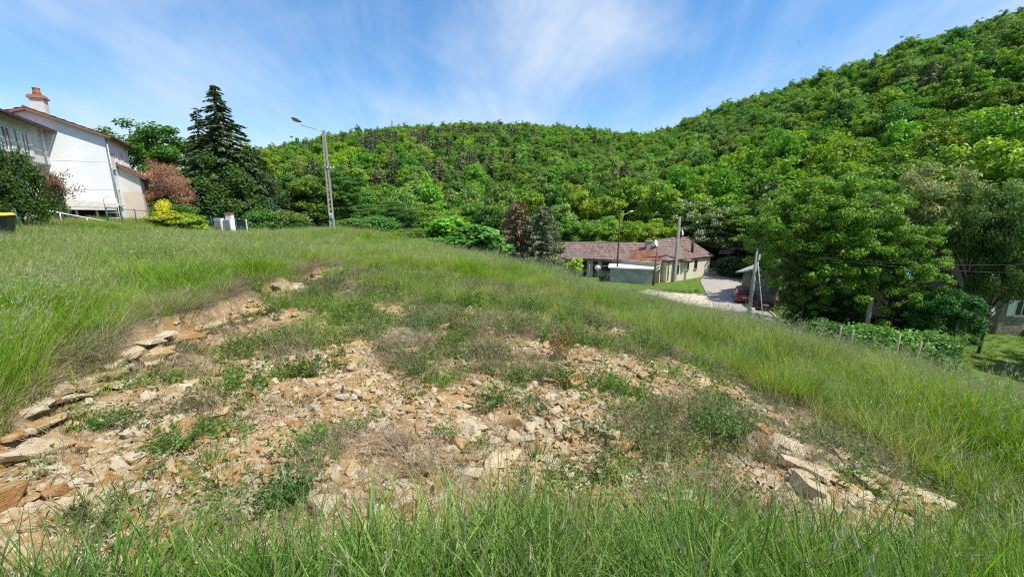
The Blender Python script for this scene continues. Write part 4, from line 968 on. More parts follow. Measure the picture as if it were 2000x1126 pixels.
def dish(parent, c, r, n):
    n = Vector(n).normalized(); X = n.orthogonal().normalized(); Y = n.cross(X); m = MB(); vs_ = [c - n * .1 * r]; k = 16; rings = 3
    for j in range(1, rings + 1):
        f = j / rings
        for i in range(k): vs_.append(c + (X * math.cos(6.2832 * i / k) + Y * math.sin(6.2832 * i / k)) * r * f + n * (.22 * r * f * f - .1 * r))
    fs = [(0, 1 + i, 1 + (i + 1) % k) for i in range(k)] + [(1 + (j - 1) * k + i, 1 + j * k + i, 1 + j * k + (i + 1) % k, 1 + (j - 1) * k + (i + 1) % k) for j in range(1, rings) for i in range(k)]
    m.add(vs_, fs); o = m.build('satellite_dish', M['white_paint'], parent, True); o.modifiers.new('thickness', 'SOLIDIFY').thickness = .02
    MB().tube([c - n * .1 * r - V3(0, 0, r * 1.2), c - n * .1 * r], .025, 6).build('mount', M['metal_grey'], o); MB().tube([c - n * .05 * r - V3(0, 0, r * .8), c + n * r * .7], .015, 6).build('feed_arm', M['metal_grey'], o)
ridE = gE['c'].lerp(gE['d'], .58)
chimney(ex, ridE - V3(0, 0, .5) + nbE * .3, 1.55, .75); dish(ex, ridE + uxE * .85 + V3(0, 0, .7), .5, (.75, -.6, .35))
# flat-roofed grey shed
sh = empty('flat_roof_shed', (0, 0, 0), 0, 'grey stained shed with a pale flat roof in front of the red-roofed extension', 'shed')
uxS = Matrix.Rotation(R(-6), 3, 'Z') @ ux; nbS = Matrix.Rotation(R(-6), 3, 'Z') @ nb_
sR = atz(1273, 553, VZ + .02); sL = sR - uxS * 5.0; zs = gz(sR.x, sR.y); hS = at(1273, 526.5, sR.y).z - zs
cS = (sR + sL) / 2 - nbS * 1.5
MB().box(V3(cS.x, cS.y, zs + hS / 2 - .2), ((sR - sL).length, 3.0, hS + .4), math.atan2(uxS.y, uxS.x)).build('wall', M['shed_wall'], sh)
MB().box(V3(cS.x, cS.y, zs + hS + .06), ((sR - sL).length + .5, 3.5, .14), math.atan2(uxS.y, uxS.x)).build('roof', M['old_white'], sh)
# lattice gate between shed and extension
lg = empty('lattice_gate', (0, 0, 0), 0, 'rickety wooden lattice gate between grey shed and cream gable', 'gate')
ga_, gb_ = sR + uxE * .12 - nbE * .1, gR + uxE * .02 + nbE * .02
for k in range(9):
    p = ga_.lerp(gb_, k / 8); MB().bar(up_(p, zs - .1), up_(p, zs + hS * (.95 - .04 * (k % 3))), .09, .03).build('slat', M['wood_dark'], lg)
for k in range(5):
    a, b = up_(ga_, zs + .2 + k * .42), up_(gb_, zs + .5 + k * .42); MB().bar(a + nbE * .06, b + nbE * .06, .04, .07).build('rail', M['old_white'] if k in (3, 4) else M['wood_dark'], lg)
# right wing
wg = empty('right_wing', (0, 0, 0), 0, 'cream wing with brown tiled roof, stove pipe and dish beside the road', 'building')
w0, w1 = atz(1300, 548.5, VZ), atz(1384, 537, VZ)
zw0, zw1 = at(1307, 514, w0.y).z, at(1384, 493.5, w1.y).z
wx = (w1 - w0); wx.z = 0; wx.normalize(); wn_ = V3(wx.y, -wx.x, 0)
zw0 = zw1 = (zw0 + zw1) / 2
gW = gable_house('wing', w0, w1, 8.4, VZ - .1, zw0, zw1, at(1346, 468, w1.y + 2).z - zw0, M['render_cream'], M['tile_brown'], wg, back=-wn_, over=.3, verge=.3, hip=.42)
def along2(u, v=520):
    d = ray(u, v); O_ = w0; return (O_.x * d[1] - O_.y * d[0]) / (wx.y * d[0] - wx.x * d[1])
for u0, u1, v0, v1, dr in ((1321, 1326, 517, 535, 1), (1338, 1345, 512, 526, 0), (1357, 1360, 508, 524, 0)):
    a, b = along2(u0), along2(u1); pz = w0 + wx * a; z1, z0 = at(u0, v0, pz.y).z, at(u0, v1, pz.y).z
    window(wg, up_(w0, 0), wx, wn_, (a + b) / 2, z0, max(.5, b - a), z1 - z0, frame='iron_dark', pane='pane', sill=not dr, name='window')
MB().tube([w0 + wx * .3 + wn_ * .08 + V3(0, 0, 0), up_(w0 + wx * .3 + wn_ * .08, zw0 - .2)], .05, 8).build('drainpipe', M['rust'], wg, True)
sp_ = gW['a'].lerp(gW['b'], .62).lerp(gW['c'].lerp(gW['d'], .62), .25)
MB().tube([sp_ - V3(0, 0, .3), sp_ + V3(0, 0, 1.75)], .17, 10).build('stove_pipe', M['rust'], wg, True)
rw = gW['c'].lerp(gW['d'], .80); chimney(wg, rw - V3(0, 0, .35) - wx * .9, .95, .65, pot=False, mat='rust'); dish(wg, rw + V3(0, 0, .75), .45, (.8, -.5, .2))
# pergola / animal shelter at the left end
pg = empty('open_shelter', (0, 0, 0), 0, 'dark open shelter with thin posts behind the grass crest', 'shelter')
p0, p1 = at(962, 493, 44), at(1035, 496, 44.5)
MB().prism([p0, p1, p1 + V3(.2, 2.6, .25), p0 + V3(.2, 2.6, .25)], (0, 0, .06)).build('roof', M['metal_grey'], pg)
for k in range(5):
    p = p0.lerp(p1, k / 4) + V3(0, .05, 0); MB().bar(V3(p.x, p.y, gz(p.x, p.y) - .3), p, .07).build('post', M['wood_dark'], pg)
MB().prism([p0 + V3(.2, 2.5, -.05), p1 + V3(.2, 2.5, -.05), V3(p1.x + .2, p1.y + 2.5, gz(p1.x, p1.y) - .3), V3(p0.x + .2, p0.y + 2.5, gz(p0.x, p0.y) - .3)], (0, .05, 0)).build('back_wall', M['shade_dark'], pg)  # dark sheet painting the shade under the shelter roof
# washing on its line in front of the long building
wl0 = O + ux * along(1150) + nb_ * 2.2; wl1 = O + ux * along(1203) + nb_ * 2.2
cll = empty('clothes_line', (0, 0, 0), 0, 'clothes line strung before the doors of the long building', 'clothes line')
zc = zl + 1.9
for p in (wl0, wl1): MB().tube([up_(p, zl - .3), up_(p, zc)], .03, 6).build('post', M['metal_grey'], cll, True)
MB().tube([up_(wl0, zc), up_((wl0 + wl1) / 2, zc - .12), up_(wl1, zc)], .012, 5).build('line', M['white_sheet'], cll, True)
cq = wl0.lerp(wl1, .3); shirt = MB(); nn = 8
for i in range(nn + 1):
    x_ = i / nn - .5; yy = .05 * math.sin(i * 1.7); top_ = .0 if abs(x_) < .35 else -.18
    for z_ in (top_, -.5 - .25 * (abs(x_) < .3)): shirt.v.append(tuple(up_(cq, zc - .04 + z_) + ux * x_ * .75 + nb_ * yy))
shirt.f = [(2 * i, 2 * i + 2, 2 * i + 3, 2 * i + 1) for i in range(nn)]
sho = shirt.build('washed_shirt', M['white_sheet'], None, True); sho.modifiers.new('t', 'SOLIDIFY').thickness = .02; tag(sho, 'pale shirt hanging on the clothes line by the dark doors', 'shirt')

# --- far house at the bend, stone hut, stone house right
fh = empty('far_house', (0, 0, 0), 0, 'half-hidden far house with an orange tiled roof beyond the road bend', 'house')
f0, f1 = atz(1398, 533, VZ), atz(1470, 531, VZ); f0 = at(1398, 528, 72); f1 = at(1480, 528, 73)
zfh = gz(f0.x, f0.y)
gF = gable_house('far', f0, f1, 7, zfh, zfh + 2.7, zfh + 2.7, 2.6, M['render_green'], M['tile_orange'], fh, over=.4, back=V3(0, 1, 0))
window(fh, up_(f0, 0), (up_(f1, 0) - up_(f0, 0)).normalized(), gF['y'] * -1, 1.0, zfh + .9, 1.0, 1.2, frame='white_paint')
window(fh, up_(f0, 0), (up_(f1, 0) - up_(f0, 0)).normalized(), gF['y'] * -1, 2.4, zfh, .35, 2.2, frame='white_paint', pane='white_paint', sill=False, bars=0, name='door', door=True)
pc = at(1416, 524, 68); hp = MB(); hr_ = random.Random(5)
bmh = bmesh.new(); bmesh.ops.create_icosphere(bmh, subdivisions=3, radius=1)
for v in bmh.verts: v.co = Vector((v.co.x * 1.2, v.co.y * .8, max(v.co.z, -.2) * .8)) * (1 + .18 * math.sin(v.co.x * 5 + v.co.y * 3) * math.cos(v.co.y * 4))
mh = bpy.data.meshes.new('covered_heap'); bmh.to_mesh(mh); bmh.free()
for p in mh.polygons: p.use_smooth = True
ho = link('covered_heap', mh, M['white_sheet']); ho.location = (pc.x, pc.y, gz(pc.x, pc.y) + .1); tag(ho, 'white plastic-covered heap in front of the far house', 'heap')
sh_e = empty('stone_hut', (0, 0, 0), 0, 'small stone hut with a grey slab roof behind the parked cars', 'hut')
h0 = at(1447, 575, 44.5); h1 = at(1500, 585, 41.5); zh = VZ - .05
hx_ = (up_(h1, 0) - up_(h0, 0)).normalized(); hn = V3(hx_.y, -hx_.x, 0)
hw = MB(); c4 = [up_(h0, 0), up_(h1, 0), up_(h1, 0) - hn * 4, up_(h0, 0) - hn * 4]
zt = at(1447, 534, 44.5).z; ztb = zt + 1.1
hw.add([p + V3(0, 0, zh - .3) for p in c4] + [c4[0] + V3(0, 0, zt), c4[1] + V3(0, 0, zt + .9), c4[2] + V3(0, 0, ztb + .9), c4[3] + V3(0, 0, ztb)], [(0, 1, 5, 4), (1, 2, 6, 5), (2, 3, 7, 6), (3, 0, 4, 7), (4, 5, 6, 7), (3, 2, 1, 0)]).build('wall', M['stone_wall'], sh_e)
MB().prism([c4[0] + V3(0, 0, zt + .02) + hn * .5 - hx_ * .6, c4[1] + V3(0, 0, zt + .92) + hn * .5 + hx_ * .3, c4[2] + V3(0, 0, ztb + .92) + hx_ * .3, c4[3] + V3(0, 0, ztb + .02) - hx_ * .6], (0, 0, .12)).build('roof', M['concrete'], sh_e)
# stone courses of the hut front, picked out as single blocks
rs = random.Random(3); Lh = (c4[1] - c4[0]).length
zrow = zh
while zrow < zt + .5:
    hgt = rs.uniform(.22, .34); s = -.02
    while s < Lh - .1:
        wd = rs.uniform(.3, .6); wd = min(wd, Lh - s)
        if zrow + hgt < zt + .9 * (s + wd / 2) / Lh - .03:
            MB().box(c4[0] + hx_ * (s + wd / 2) + hn * .02 + V3(0, 0, zrow + hgt / 2), (wd - .03, .055 + rs.uniform(0, .02), hgt - .015), math.atan2(hx_.y, hx_.x)).build('stone', M['stone_wall'], sh_e)
        s += wd
    zrow += hgt
# stone house at the right edge
rh = empty('stone_house', (0, 0, 0), 0, 'stone house with red tiles and white shutters at the right edge', 'house')
r0_ = atz(1942, 652, VZ - .1); r1_ = r0_ + V3(11, -1.2, 0)
zr0 = at(1960, 562, r0_.y).z
gRh = gable_house('stone', r0_, r1_, 7.5, VZ - .2, zr0, zr0, 2.6, M['stone_wall'], M['tile_dark'], rh, over=.4, back=V3(0, 1, 0))
hxr = (up_(r1_, 0) - up_(r0_, 0)).normalized(); hnr = -gRh['y']
def along3(u, v): d = ray(u, v); return (r0_.x * d[1] - r0_.y * d[0]) / (hxr.y * d[0] - hxr.x * d[1])
a, b = along3(1982, 600), along3(2010, 600); zz0, zz1 = at(1985, 615, r0_.y).z, at(1985, 586, r0_.y).z
window(rh, up_(r0_, 0), hxr, hnr, (a + b) / 2, zz0, b - a, zz1 - zz0, frame='white_paint', shutters='white_paint', bars=1)
rs = random.Random(8); zrow = VZ - .1
while zrow < zr0 - .1:
    hgt = rs.uniform(.2, .32); s = 0
    while s < 3.4:
        wd = rs.uniform(.28, .6)
        if not (s + wd > (a + b) / 2 - (b - a) - .1 and zrow + hgt > zz0 - .15 and zrow < zz1 + .1):
            MB().box(up_(r0_, 0) + hxr * (s + wd / 2) + hnr * .02 + V3(0, 0, zrow + hgt / 2), (wd - .03, .055 + rs.uniform(0, .02), hgt - .015), math.atan2(hxr.y, hxr.x)).build('stone', M['stone_wall'], rh)
        s += wd
    zrow += hgt
# bench with flower pot, white cloth
pbn = atz(1996, 652, VZ - .1); be = empty('stone_bench', (pbn.x, pbn.y - .5, gz(pbn.x, pbn.y)), -.1, 'pale stone bench in front of the stone house', 'bench')
MB().box((.3, 0, .46), (1.3, .4, .09)).build('seat', M['old_white'], be, bevel=.01)
for sx in (-.2, .8): MB().box((sx, 0, .2), (.12, .32, .43)).build('leg', M['concrete'], be)
tw = at(1938, 609, r0_.y - 2.6); bmh = bmesh.new(); bmesh.ops.create_icosphere(bmh, subdivisions=2, radius=.2)
for v in bmh.verts: v.co = Vector((v.co.x * (1 - .9 * max(0, v.co.z / .2)) * 1.1, v.co.y * .4, v.co.z * 1.5 + .02 * math.sin(v.co.x * 40)))
mh = bpy.data.meshes.new('white_cloth'); bmh.to_mesh(mh); bmh.free(); o = link('white_cloth', mh, M['white_sheet']); o.location = tw; tag(o, 'small white cloth hanging on the bush before the stone house', 'cloth')
# blue tarpaulin seen through the trees
tp = at(1752, 541, 33); tm_ = MB(); nn = 7
for i in range(nn):
    for j in range(nn):
        x_, y_ = (i / (nn - 1) - .5) * 2.6, (j / (nn - 1) - .5) * 1.6; tm_.v.append((x_, y_, .55 * math.cos(x_ * 1.1) + .1 * math.sin(y_ * 4 + x_ * 2) - .5 * abs(y_)))
tm_.f = [(i * nn + j, (i + 1) * nn + j, (i + 1) * nn + j + 1, i * nn + j + 1) for i in range(nn - 1) for j in range(nn - 1)]
to_ = tm_.build('blue_tarpaulin', M['blue_tarp'], None, True); to_.location = (tp.x, tp.y, tp.z); to_.modifiers.new('t', 'SOLIDIFY').thickness = .02; tag(to_, 'bright blue tarpaulin glimpsed between the maples', 'tarpaulin')
for sx in (-1.2, 1.2): pass
wp = MB().box((0, 0, (tp.z - gz(tp.x, tp.y)) / 2 - .1), (2.1, 1.2, tp.z - gz(tp.x, tp.y) - .1)).build('log_pile', M['wood_dark'], None); wp.location = (tp.x, tp.y, gz(tp.x, tp.y)); tag(wp, 'dark log pile under the blue tarpaulin', 'log pile')
# pale bare trunk
pt = at(1704, 590, 25.4); tb = MB(); zt_ = gz(pt.x, pt.y); pe = at(1712, 505, 27.5) - V3(pt.x, pt.y, zt_)
tb.tube([(0, 0, -.3), pe * .5 + V3(.03, 0, 0), pe], [.17, .14, .10], 9)
o = tb.build('bare_trunk', M['bark_pale'], None, True); o.location = (pt.x, pt.y, zt_); tag(o, 'pale bare tree trunk standing between the two big maples', 'tree trunk')

# ------------------------------------------------------------------ poles and lamps
# ladder-like concrete lamp post
pp = at(650, 452, 36); zp = gz(pp.x, pp.y); ptop = at(632.5, 255, 36).z
lp = empty('concrete_lamp_post', (pp.x, pp.y, zp), .25, 'tall pierced concrete lamp post on the grass crest', 'lamp post'); hP = ptop - zp
def leg_bar(m, x0, x1, w): m.bar((x0, 0, -.3), (x1, 0, hP), w, .2, up=(0, 1, 0))
MB().bar((-.16, 0, -.3), (-.07, 0, hP), .11, .26, up=(0, 1, 0)).build('flange', M['concrete'], lp); MB().bar((.16, 0, -.3), (.07, 0, hP), .11, .26, up=(0, 1, 0)).build('flange', M['concrete'], lp)
for k in range(17):
    z = .3 + k * .40; w = .32 - .19 * z / hP
    MB().box((0, 0, z), (w - .1, .16, .17), 0).build('rung', M['concrete'], lp)
MB().box((0, 0, (7.0 + hP) / 2), (.13, .2, hP - 7.0)).build('web', M['concrete'], lp)
for z, L in ((hP * .655, .9), (hP * .64, 1.0)): MB().bar((-.35 if z > hP * .65 else -.05, -.16, z), (L - .25, -.16, z - .02), .05, .05).build('cross_arm', M['metal_grey'], lp)
for k in range(3): MB().tube([(.05 + k * .25, -.16, hP * .64), (.05 + k * .25, -.16, hP * .64 + .14)], [.045, .03], 8).build('insulator', M['white_paint'], lp)
MB().box((-.02, -.16, 1.35), (.26, .06, .45)).build('notice', M['old_white'], lp); MB().box((-.02, -.2, 1.3), (.2, .02, .26)).build('blue_label', M['blue_paint'], lp)
hd = at(585, 237, 35.5) - V3(pp.x, pp.y, zp); hd = Matrix.Rotation(-.25, 3, 'Z') @ hd
MB().tube([(-.08, -.05, hP - .6), (-.1, -.05, hP - .05), hd * .97], [.03, .03, .025], 8).build('arm', M['metal_grey'], lp, True)
dd = (hd - Vector((-.1, -.05, hP - .05))).normalized()
lh = MB(); lh.tube([hd - dd * .15, hd, hd + dd * .25, hd + dd * .5, hd + dd * .62], [.05, .09, .14, .12, .04], 10); lh = lh.build('lamp_head', M['rust'], lp, True)
MB().tube([hd + dd * .1 - V3(0, 0, .06), hd + dd * .5 - V3(0, 0, .09)], [.1, .1], 10).build('lamp_glass', M['old_white'], lh, True)
# slim iron street lamp
s_ = atz(1204, 549, VZ); zs_ = gz(s_.x, s_.y); zt_ = at(1204, 419, s_.y).z
sl_ = empty('iron_street_lamp', (s_.x, s_.y, zs_), 0, 'slim dark street lamp before the long brown roof', 'street lamp')
MB().tube([(0, 0, -.3), (0, 0, zt_ - zs_)], [.1, .075], 10).build('pole', M['rust'], sl_, True)
hd2 = at(1236, 412, s_.y) - V3(s_.x, s_.y, zs_)
MB().tube([(0, 0, zt_ - zs_ - .6), (.05, 0, zt_ - zs_ - .25), hd2 - V3(.3, 0, .1)], .03, 8).build('arm', M['metal_grey'], sl_, True)
MB().tube([hd2 - V3(.55, 0, .18), hd2 - V3(.2, 0, .05), hd2 + V3(.05, 0, 0)], [.04, .11, .06], 10).build('lamp_head', M['old_white'], sl_, True)
cq2 = atz(1317, 547, VZ); zq = gz(cq2.x, cq2.y); o = MB(); hq = at(1319, 423, cq2.y).z - zq
o.add([(-.21, -.16, -.3), (.21, -.16, -.3), (.21, .16, -.3), (-.21, .16, -.3), (-.15, -.12, hq), (.15, -.12, hq), (.15, .12, hq), (-.15, .12, hq)], [(3, 2, 1, 0), (4, 5, 6, 7)] + [(i, (i + 1) % 4, 4 + (i + 1) % 4, 4 + i) for i in range(4)])
o = o.build('concrete_pole', M['concrete'], None, False, .015); o.location = (cq2.x, cq2.y, zq); o.rotation_euler.z = .35; tag(o, 'square concrete pole in front of the cream wing', 'pole')
wq = atz(1273, 555, VZ); zq2 = gz(wq.x, wq.y); o = MB().tube([(0, 0, -.3), (.12, 0, 2.4), (.24, 0, at(1278, 480, wq.y).z - zq2)], [.12, .11, .09], 9).build('wooden_pole', M['wood_dark'], None, True); o.location = (wq.x + .1, wq.y - .15, zq2); tag(o, 'short dark wooden pole beside the lattice gate', 'pole')
# leaning utility pole with stay wire
up0 = at(1462, 618, 27.5); zu = gz(up0.x, up0.y); ut = at(1480, 486, 27.5)
upo = empty('utility_pole', (up0.x, up0.y, zu), 0, 'leaning grey wooden utility pole with stay wire by the road', 'utility pole'); rel = ut - V3(up0.x, up0.y, zu)
MB().tube([(-.05, 0, -.4), rel * .5, rel], [.14, .125, .1], 10).build('pole', M['pole_wood'], upo, True)
MB().bar(rel - V3(.45, 0, .1), rel + V3(.45, 0, -.1), .05).bar(rel - V3(0, .1, .5), rel + V3(.05, -.1, .35), .06).build('bracket', M['iron_dark'], upo)
for dx in (-.4, -.15, .2, .42): MB().tube([rel + V3(dx, 0, -.08), rel + V3(dx, 0, .07)], [.05, .035], 8).build('insulator', M['iron_dark'], upo, True)
MB().box(rel + V3(.1, -.12, -.55), (.1, .1, .35)).build('junction_box', M['old_white'], upo)
bx_ = rel * .24; MB().box(bx_ + V3(.12, -.18, 0), (.26, .14, .38)).build('meter_box', M['white_paint'], upo, bevel=.02); MB().box(bx_ + V3(.12, -.17, -.28), (.12, .1, .14)).build('meter_box', M['white_paint'], upo)
sy = at(1496, 622, 27.0); sy.z = gz(sy.x, sy.y); MB().tube([rel - V3(0, 0, .3), sy - V3(up0.x, up0.y, zu)], .028, 6).build('stay_wire', M['old_white'], upo, True)
# overhead wires
def wire(a, b, sag, label, r=.012):
    a, b = Vector(a), Vector(b); P = [a.lerp(b, t) - V3(0, 0, sag * 4 * t * (1 - t)) for t in np.linspace(0, 1, 17)]
    tag(MB().tube(P, r, 5).build('overhead_wire', M['iron_dark'], None, True), label, 'wire')
wire(ut + V3(-.4, 0, 0), up_(cq2, zq + hq - 1.0), .5, 'thin overhead wire from the leaning pole to the square concrete pole')
wire(ut + V3(-.15, 0, .03), gW['d'] + V3(0, 0, .3), .6, 'thin overhead wire from the leaning pole to the cream wing')
wire(ut + V3(.42, 0, 0), V3(34, 22, -2.2), .6, 'thin overhead wire running right from the leaning pole through the maples')
wire(ut + V3(.2, 0, .03), V3(34.4, 23, -1.6), .7, 'upper overhead wire running right from the leaning pole')
# fence posts on the slope
fpl = [(1638, 656, 21.5, 'weathered fence post at the edge of the brambles, left of its pair'), (1664, 663, 20.8, 'weathered fence post close to the brambles, right of its pair'), (1752, 682, 19.6, 'upright weathered fence post on the sunny bank'), (1789, 690, 18.8, 'tilted weathered fence post nearest the stone house')]
FPW = []
for i, (u, v, Y, lb_) in enumerate(fpl):
    p = at(u, v, Y); p.z = gz(p.x, p.y); h_ = at(u, v - (20, 20, 27, 24)[i], Y).z - p.z
    o = post_obj('fence_post', p, h_, .055, 'bark_pale', lb_, 'fence post', ((.05, .0), (-.02, .02), (.0, 0), (.14, 0))[i], 'weathered fence posts on the bank'); FPW.append(V3(p.x, p.y, gz(p.x, p.y) + h_ - 1.2))
for z in (.5, .95):
    w = MB()
    for a, b in zip(FPW, FPW[1:]): w.bar(a + V3(0, 0, z), b + V3(0, 0, z), .008)
    tag(w.build('fence_wire', M['rust'], None), '%s rusty wire strung between the weathered fence posts' % ('lower' if z < .6 else 'upper'), 'wire')
# radio mast on the far hill
mp_ = at(767, 262, 335); mz = gz(mp_.x, mp_.y); mt = at(767, 236, 335).z
ms = empty('radio_mast', (mp_.x, mp_.y, mz), 0, 'thin lattice radio mast on the skyline of the wooded hill', 'mast')
mm = MB(); hM = mt - mz; fts = [(math.cos(a) * 1.1, math.sin(a) * 1.1) for a in (0, 2.09, 4.19)]
for (x_, y_) in fts: MB().bar((x_, y_, -1), (x_ * .5, y_ * .5, hM), .22).build('leg', M['metal_grey'], ms)
for k in range(12):
    z0_, z1_ = hM * k / 12, hM * (k + 1) / 12; f0_, f1_ = 1 - .5 * k / 12, 1 - .5 * (k + 1) / 12
    for i in range(3): mm.bar((fts[i][0] * f0_, fts[i][1] * f0_, z0_), (fts[(i + 1) % 3][0] * f1_, fts[(i + 1) % 3][1] * f1_, z1_), .13)
mm.build('bracing', M['metal_grey'], ms)
MB().tube([(0, 0, hM - 3), (0, 0, hM + 1.5)], .2, 6).build('antenna', M['old_white'], ms)

# ------------------------------------------------------------------ parked cars
def car(name, loc, rz, paint_, label, L=3.9, W=1.66, Ht=1.46):
    e = empty(name, loc, rz, label, 'car'); hw = W / 2
    # side profile (x forward): lower body
    prof = [(-L / 2, .32), (-L / 2 - .02, .55), (-L / 2 + .04, .88), (-L / 2 + .35, .95), (.75, .93), (L / 2 - .45, .80), (L / 2 - .06, .66), (L / 2, .45), (L / 2 - .05, .26), (-L / 2 + .05, .26)]
    st = [(-hw, .90), (-hw + .03, 1.0), (hw - .03, 1.0), (hw, .90)]
    n = len(prof); V, F = [], []
    for y_, k in st:
        for x_, z_ in prof: V.append((x_ * (.985 if abs(y_) == hw else 1), y_, .58 + (z_ - .58) * (k if z_ > .58 else 1)))
    for j in range(3):
        for i in range(n): F.append((j * n + i, j * n + (i + 1) % n, (j + 1) * n + (i + 1) % n, (j + 1) * n + i))
    F += [tuple(range(n - 1, -1, -1)), tuple(3 * n + i for i in range(n))]
    MB().add(V, F).build('body', M[paint_], e, bevel=.025)
    # cabin
    lo = [(-L / 2 + .12, -hw + .06, .9), (.95, -hw + .06, .9), (.95, hw - .06, .9), (-L / 2 + .12, hw - .06, .9)]
    hi = [(-L / 2 + .5, -hw + .24, Ht), (.15, -hw + .24, Ht), (.15, hw - .24, Ht), (-L / 2 + .5, hw - .24, Ht)]
    MB().add(lo + hi, [(3, 2, 1, 0), (4, 5, 6, 7)] + [(i, (i + 1) % 4, 4 + (i + 1) % 4, 4 + i) for i in range(4)]).build('cabin', M[paint_], e, bevel=.05)
    def pane_(a, b, c, d, ins, name_, off):
        P = [Vector(q) for q in (a, b, c, d)]; ctr = sum(P, Vector()) / 4; P = [ctr + (q - ctr) * ins for q in P]; n_ = Vector(off)
        MB().prism([p + n_ * .004 for p in P], n_ * .014).build(name_, M['car_glass'], e)
    pane_(lo[0], lo[3], hi[3], hi[0], .80, 'rear_window', (-.8, 0, .45)); pane_(lo[1], lo[2], hi[2], hi[1], .86, 'windscreen', (.6, 0, .7))
    for sgn, a, b in ((-1, 0, 1), (1, 3, 2)):
        l0, l1, h0_, h1_ = map(Vector, (lo[a], lo[b], hi[a], hi[b])); m0, m1 = l0.lerp(l1, .5), h0_.lerp(h1_, .52)
        pane_(l0.lerp(l1, .06), m0, m1, h0_.lerp(h1_, .06), .84, 'side_window', (0, sgn * .93, .3)); pane_(m0, l1, h1_, m1, .84, 'side_window', (0, sgn * .93, .3))
        MB().box((.72, sgn * (hw + .06), .98), (.14, .16, .12)).build('mirror', M[paint_], e, bevel=.02)
        MB().box((-L / 2 + .0, sgn * (hw - .16), .78), (.08, .2, .26)).build('tail_lamp', M['lamp_red'], e, bevel=.01); MB().box((L / 2 - .14, sgn * (hw - .25), .66), (.2, .32, .13)).build('headlight', M['old_white'], e, bevel=.02)
        for x_ in (-L / 2 + .72, L / 2 - .72):
            w = MB().tube([(x_, sgn * (hw - .2), .3), (x_, sgn * (hw + .01), .3)], .31, 18).build('wheel', M['tyre'], e); MB().tube([(x_, sgn * (hw - .05), .3), (x_, sgn * (hw + .022), .3)], .19, 14).build('rim', M['chrome'], w)
    MB().box((-L / 2 - .04, 0, .42), (.14, W - .16, .2)).build('bumper', M[paint_], e, bevel=.02); MB().box((-L / 2 - .05, 0, .66), (.03, .5, .11)).build('number_plate', M['old_white'], e)
    return e
c1_ = atz(1450, 583, VZ); c2_ = atz(1484, 596, VZ); hdg = math.atan2(*(lambda d: (d.y, d.x))(atz(1422, 562, VZ) - atz(1462, 600, VZ)))
car('parked_car', (c1_.x, c1_.y, gz(c1_.x, c1_.y) + .03), hdg - .12, 'car_red', 'dark red hatchback parked on the road beside the stone hut')
car('parked_car', (c2_.x, c2_.y, gz(c2_.x, c2_.y) + .03), hdg - .05, 'car_black', 'black hatchback parked behind the red car in the shade', L=4.1, W=1.74, Ht=1.5)

# ------------------------------------------------------------------ rocks of the stony clearing
ROCKS = []
def rock_mesh(seed, dims, n=18):
    r = np.random.default_rng(seed); p = r.uniform(-1, 1, (n, 3)); p = np.sign(p) * np.abs(p) ** .55
    p[:, :2] *= (1 - .28 * np.abs(p[:, 2:3]) * r.random((n, 1))); k = r.uniform(-.35, .35); p[:, 2] += k * p[:, 0] * .4
    p *= np.array(dims) / 2
    bm = bmesh.new()
    for q in p: bm.verts.new(q)
    res = bmesh.ops.convex_hull(bm, input=bm.verts[:]); bmesh.ops.delete(bm, geom=[g_ for g_ in res['geom_interior'] if isinstance(g_, bmesh.types.BMVert)], context='VERTS')
    bmesh.ops.recalc_face_normals(bm, faces=bm.faces); me = bpy.data.meshes.new('rock'); bm.to_mesh(me); bm.free(); me.materials.append(M['rock']); return me
for i in range(10): ROCKS.append(rock_mesh(300 + i, (1, random.uniform(.55, .85), random.uniform(.16, .30)), 16))   # slabs
for i in range(8): ROCKS.append(rock_mesh(330 + i, (1, random.uniform(.65, .95), random.uniform(.40, .62)), 15))     # blocks
RK_GROUP = {'slab': 'loose limestone slabs in the clearing', 'ledge': 'limestone slabs of the cut bank edge', 'right': 'limestone slabs of the ledge on the right'}
nrock = 0
def put_rock(x, y, s, label, group, mi=None, rz=None, tilt=.18, sink=.25, zadd=0., dip=None):
    global nrock; nrock += 1
    r = random
    mi = r.randrange(len(ROCKS)) if mi is None else mi
    o = bpy.data.objects.new('limestone_rock', ROCKS[mi]); COL.objects.link(o)
    th = s * .25
    o.location = (x, y, gz(x, y) + th * (.5 - sink) + zadd); sc_ = (s * r.uniform(.85, 1.2), s * r.uniform(.75, 1.1), s * r.uniform(.75, 1.2)); o.scale = sc_
    d = dip or (0, 0); o.rotation_euler = (d[0] + r.gauss(0, tilt), d[1] + r.gauss(0, tilt), r.uniform(0, 6.28) if rz is None else rz + r.gauss(0, .25))
    return tag(o, label, 'rock', group)
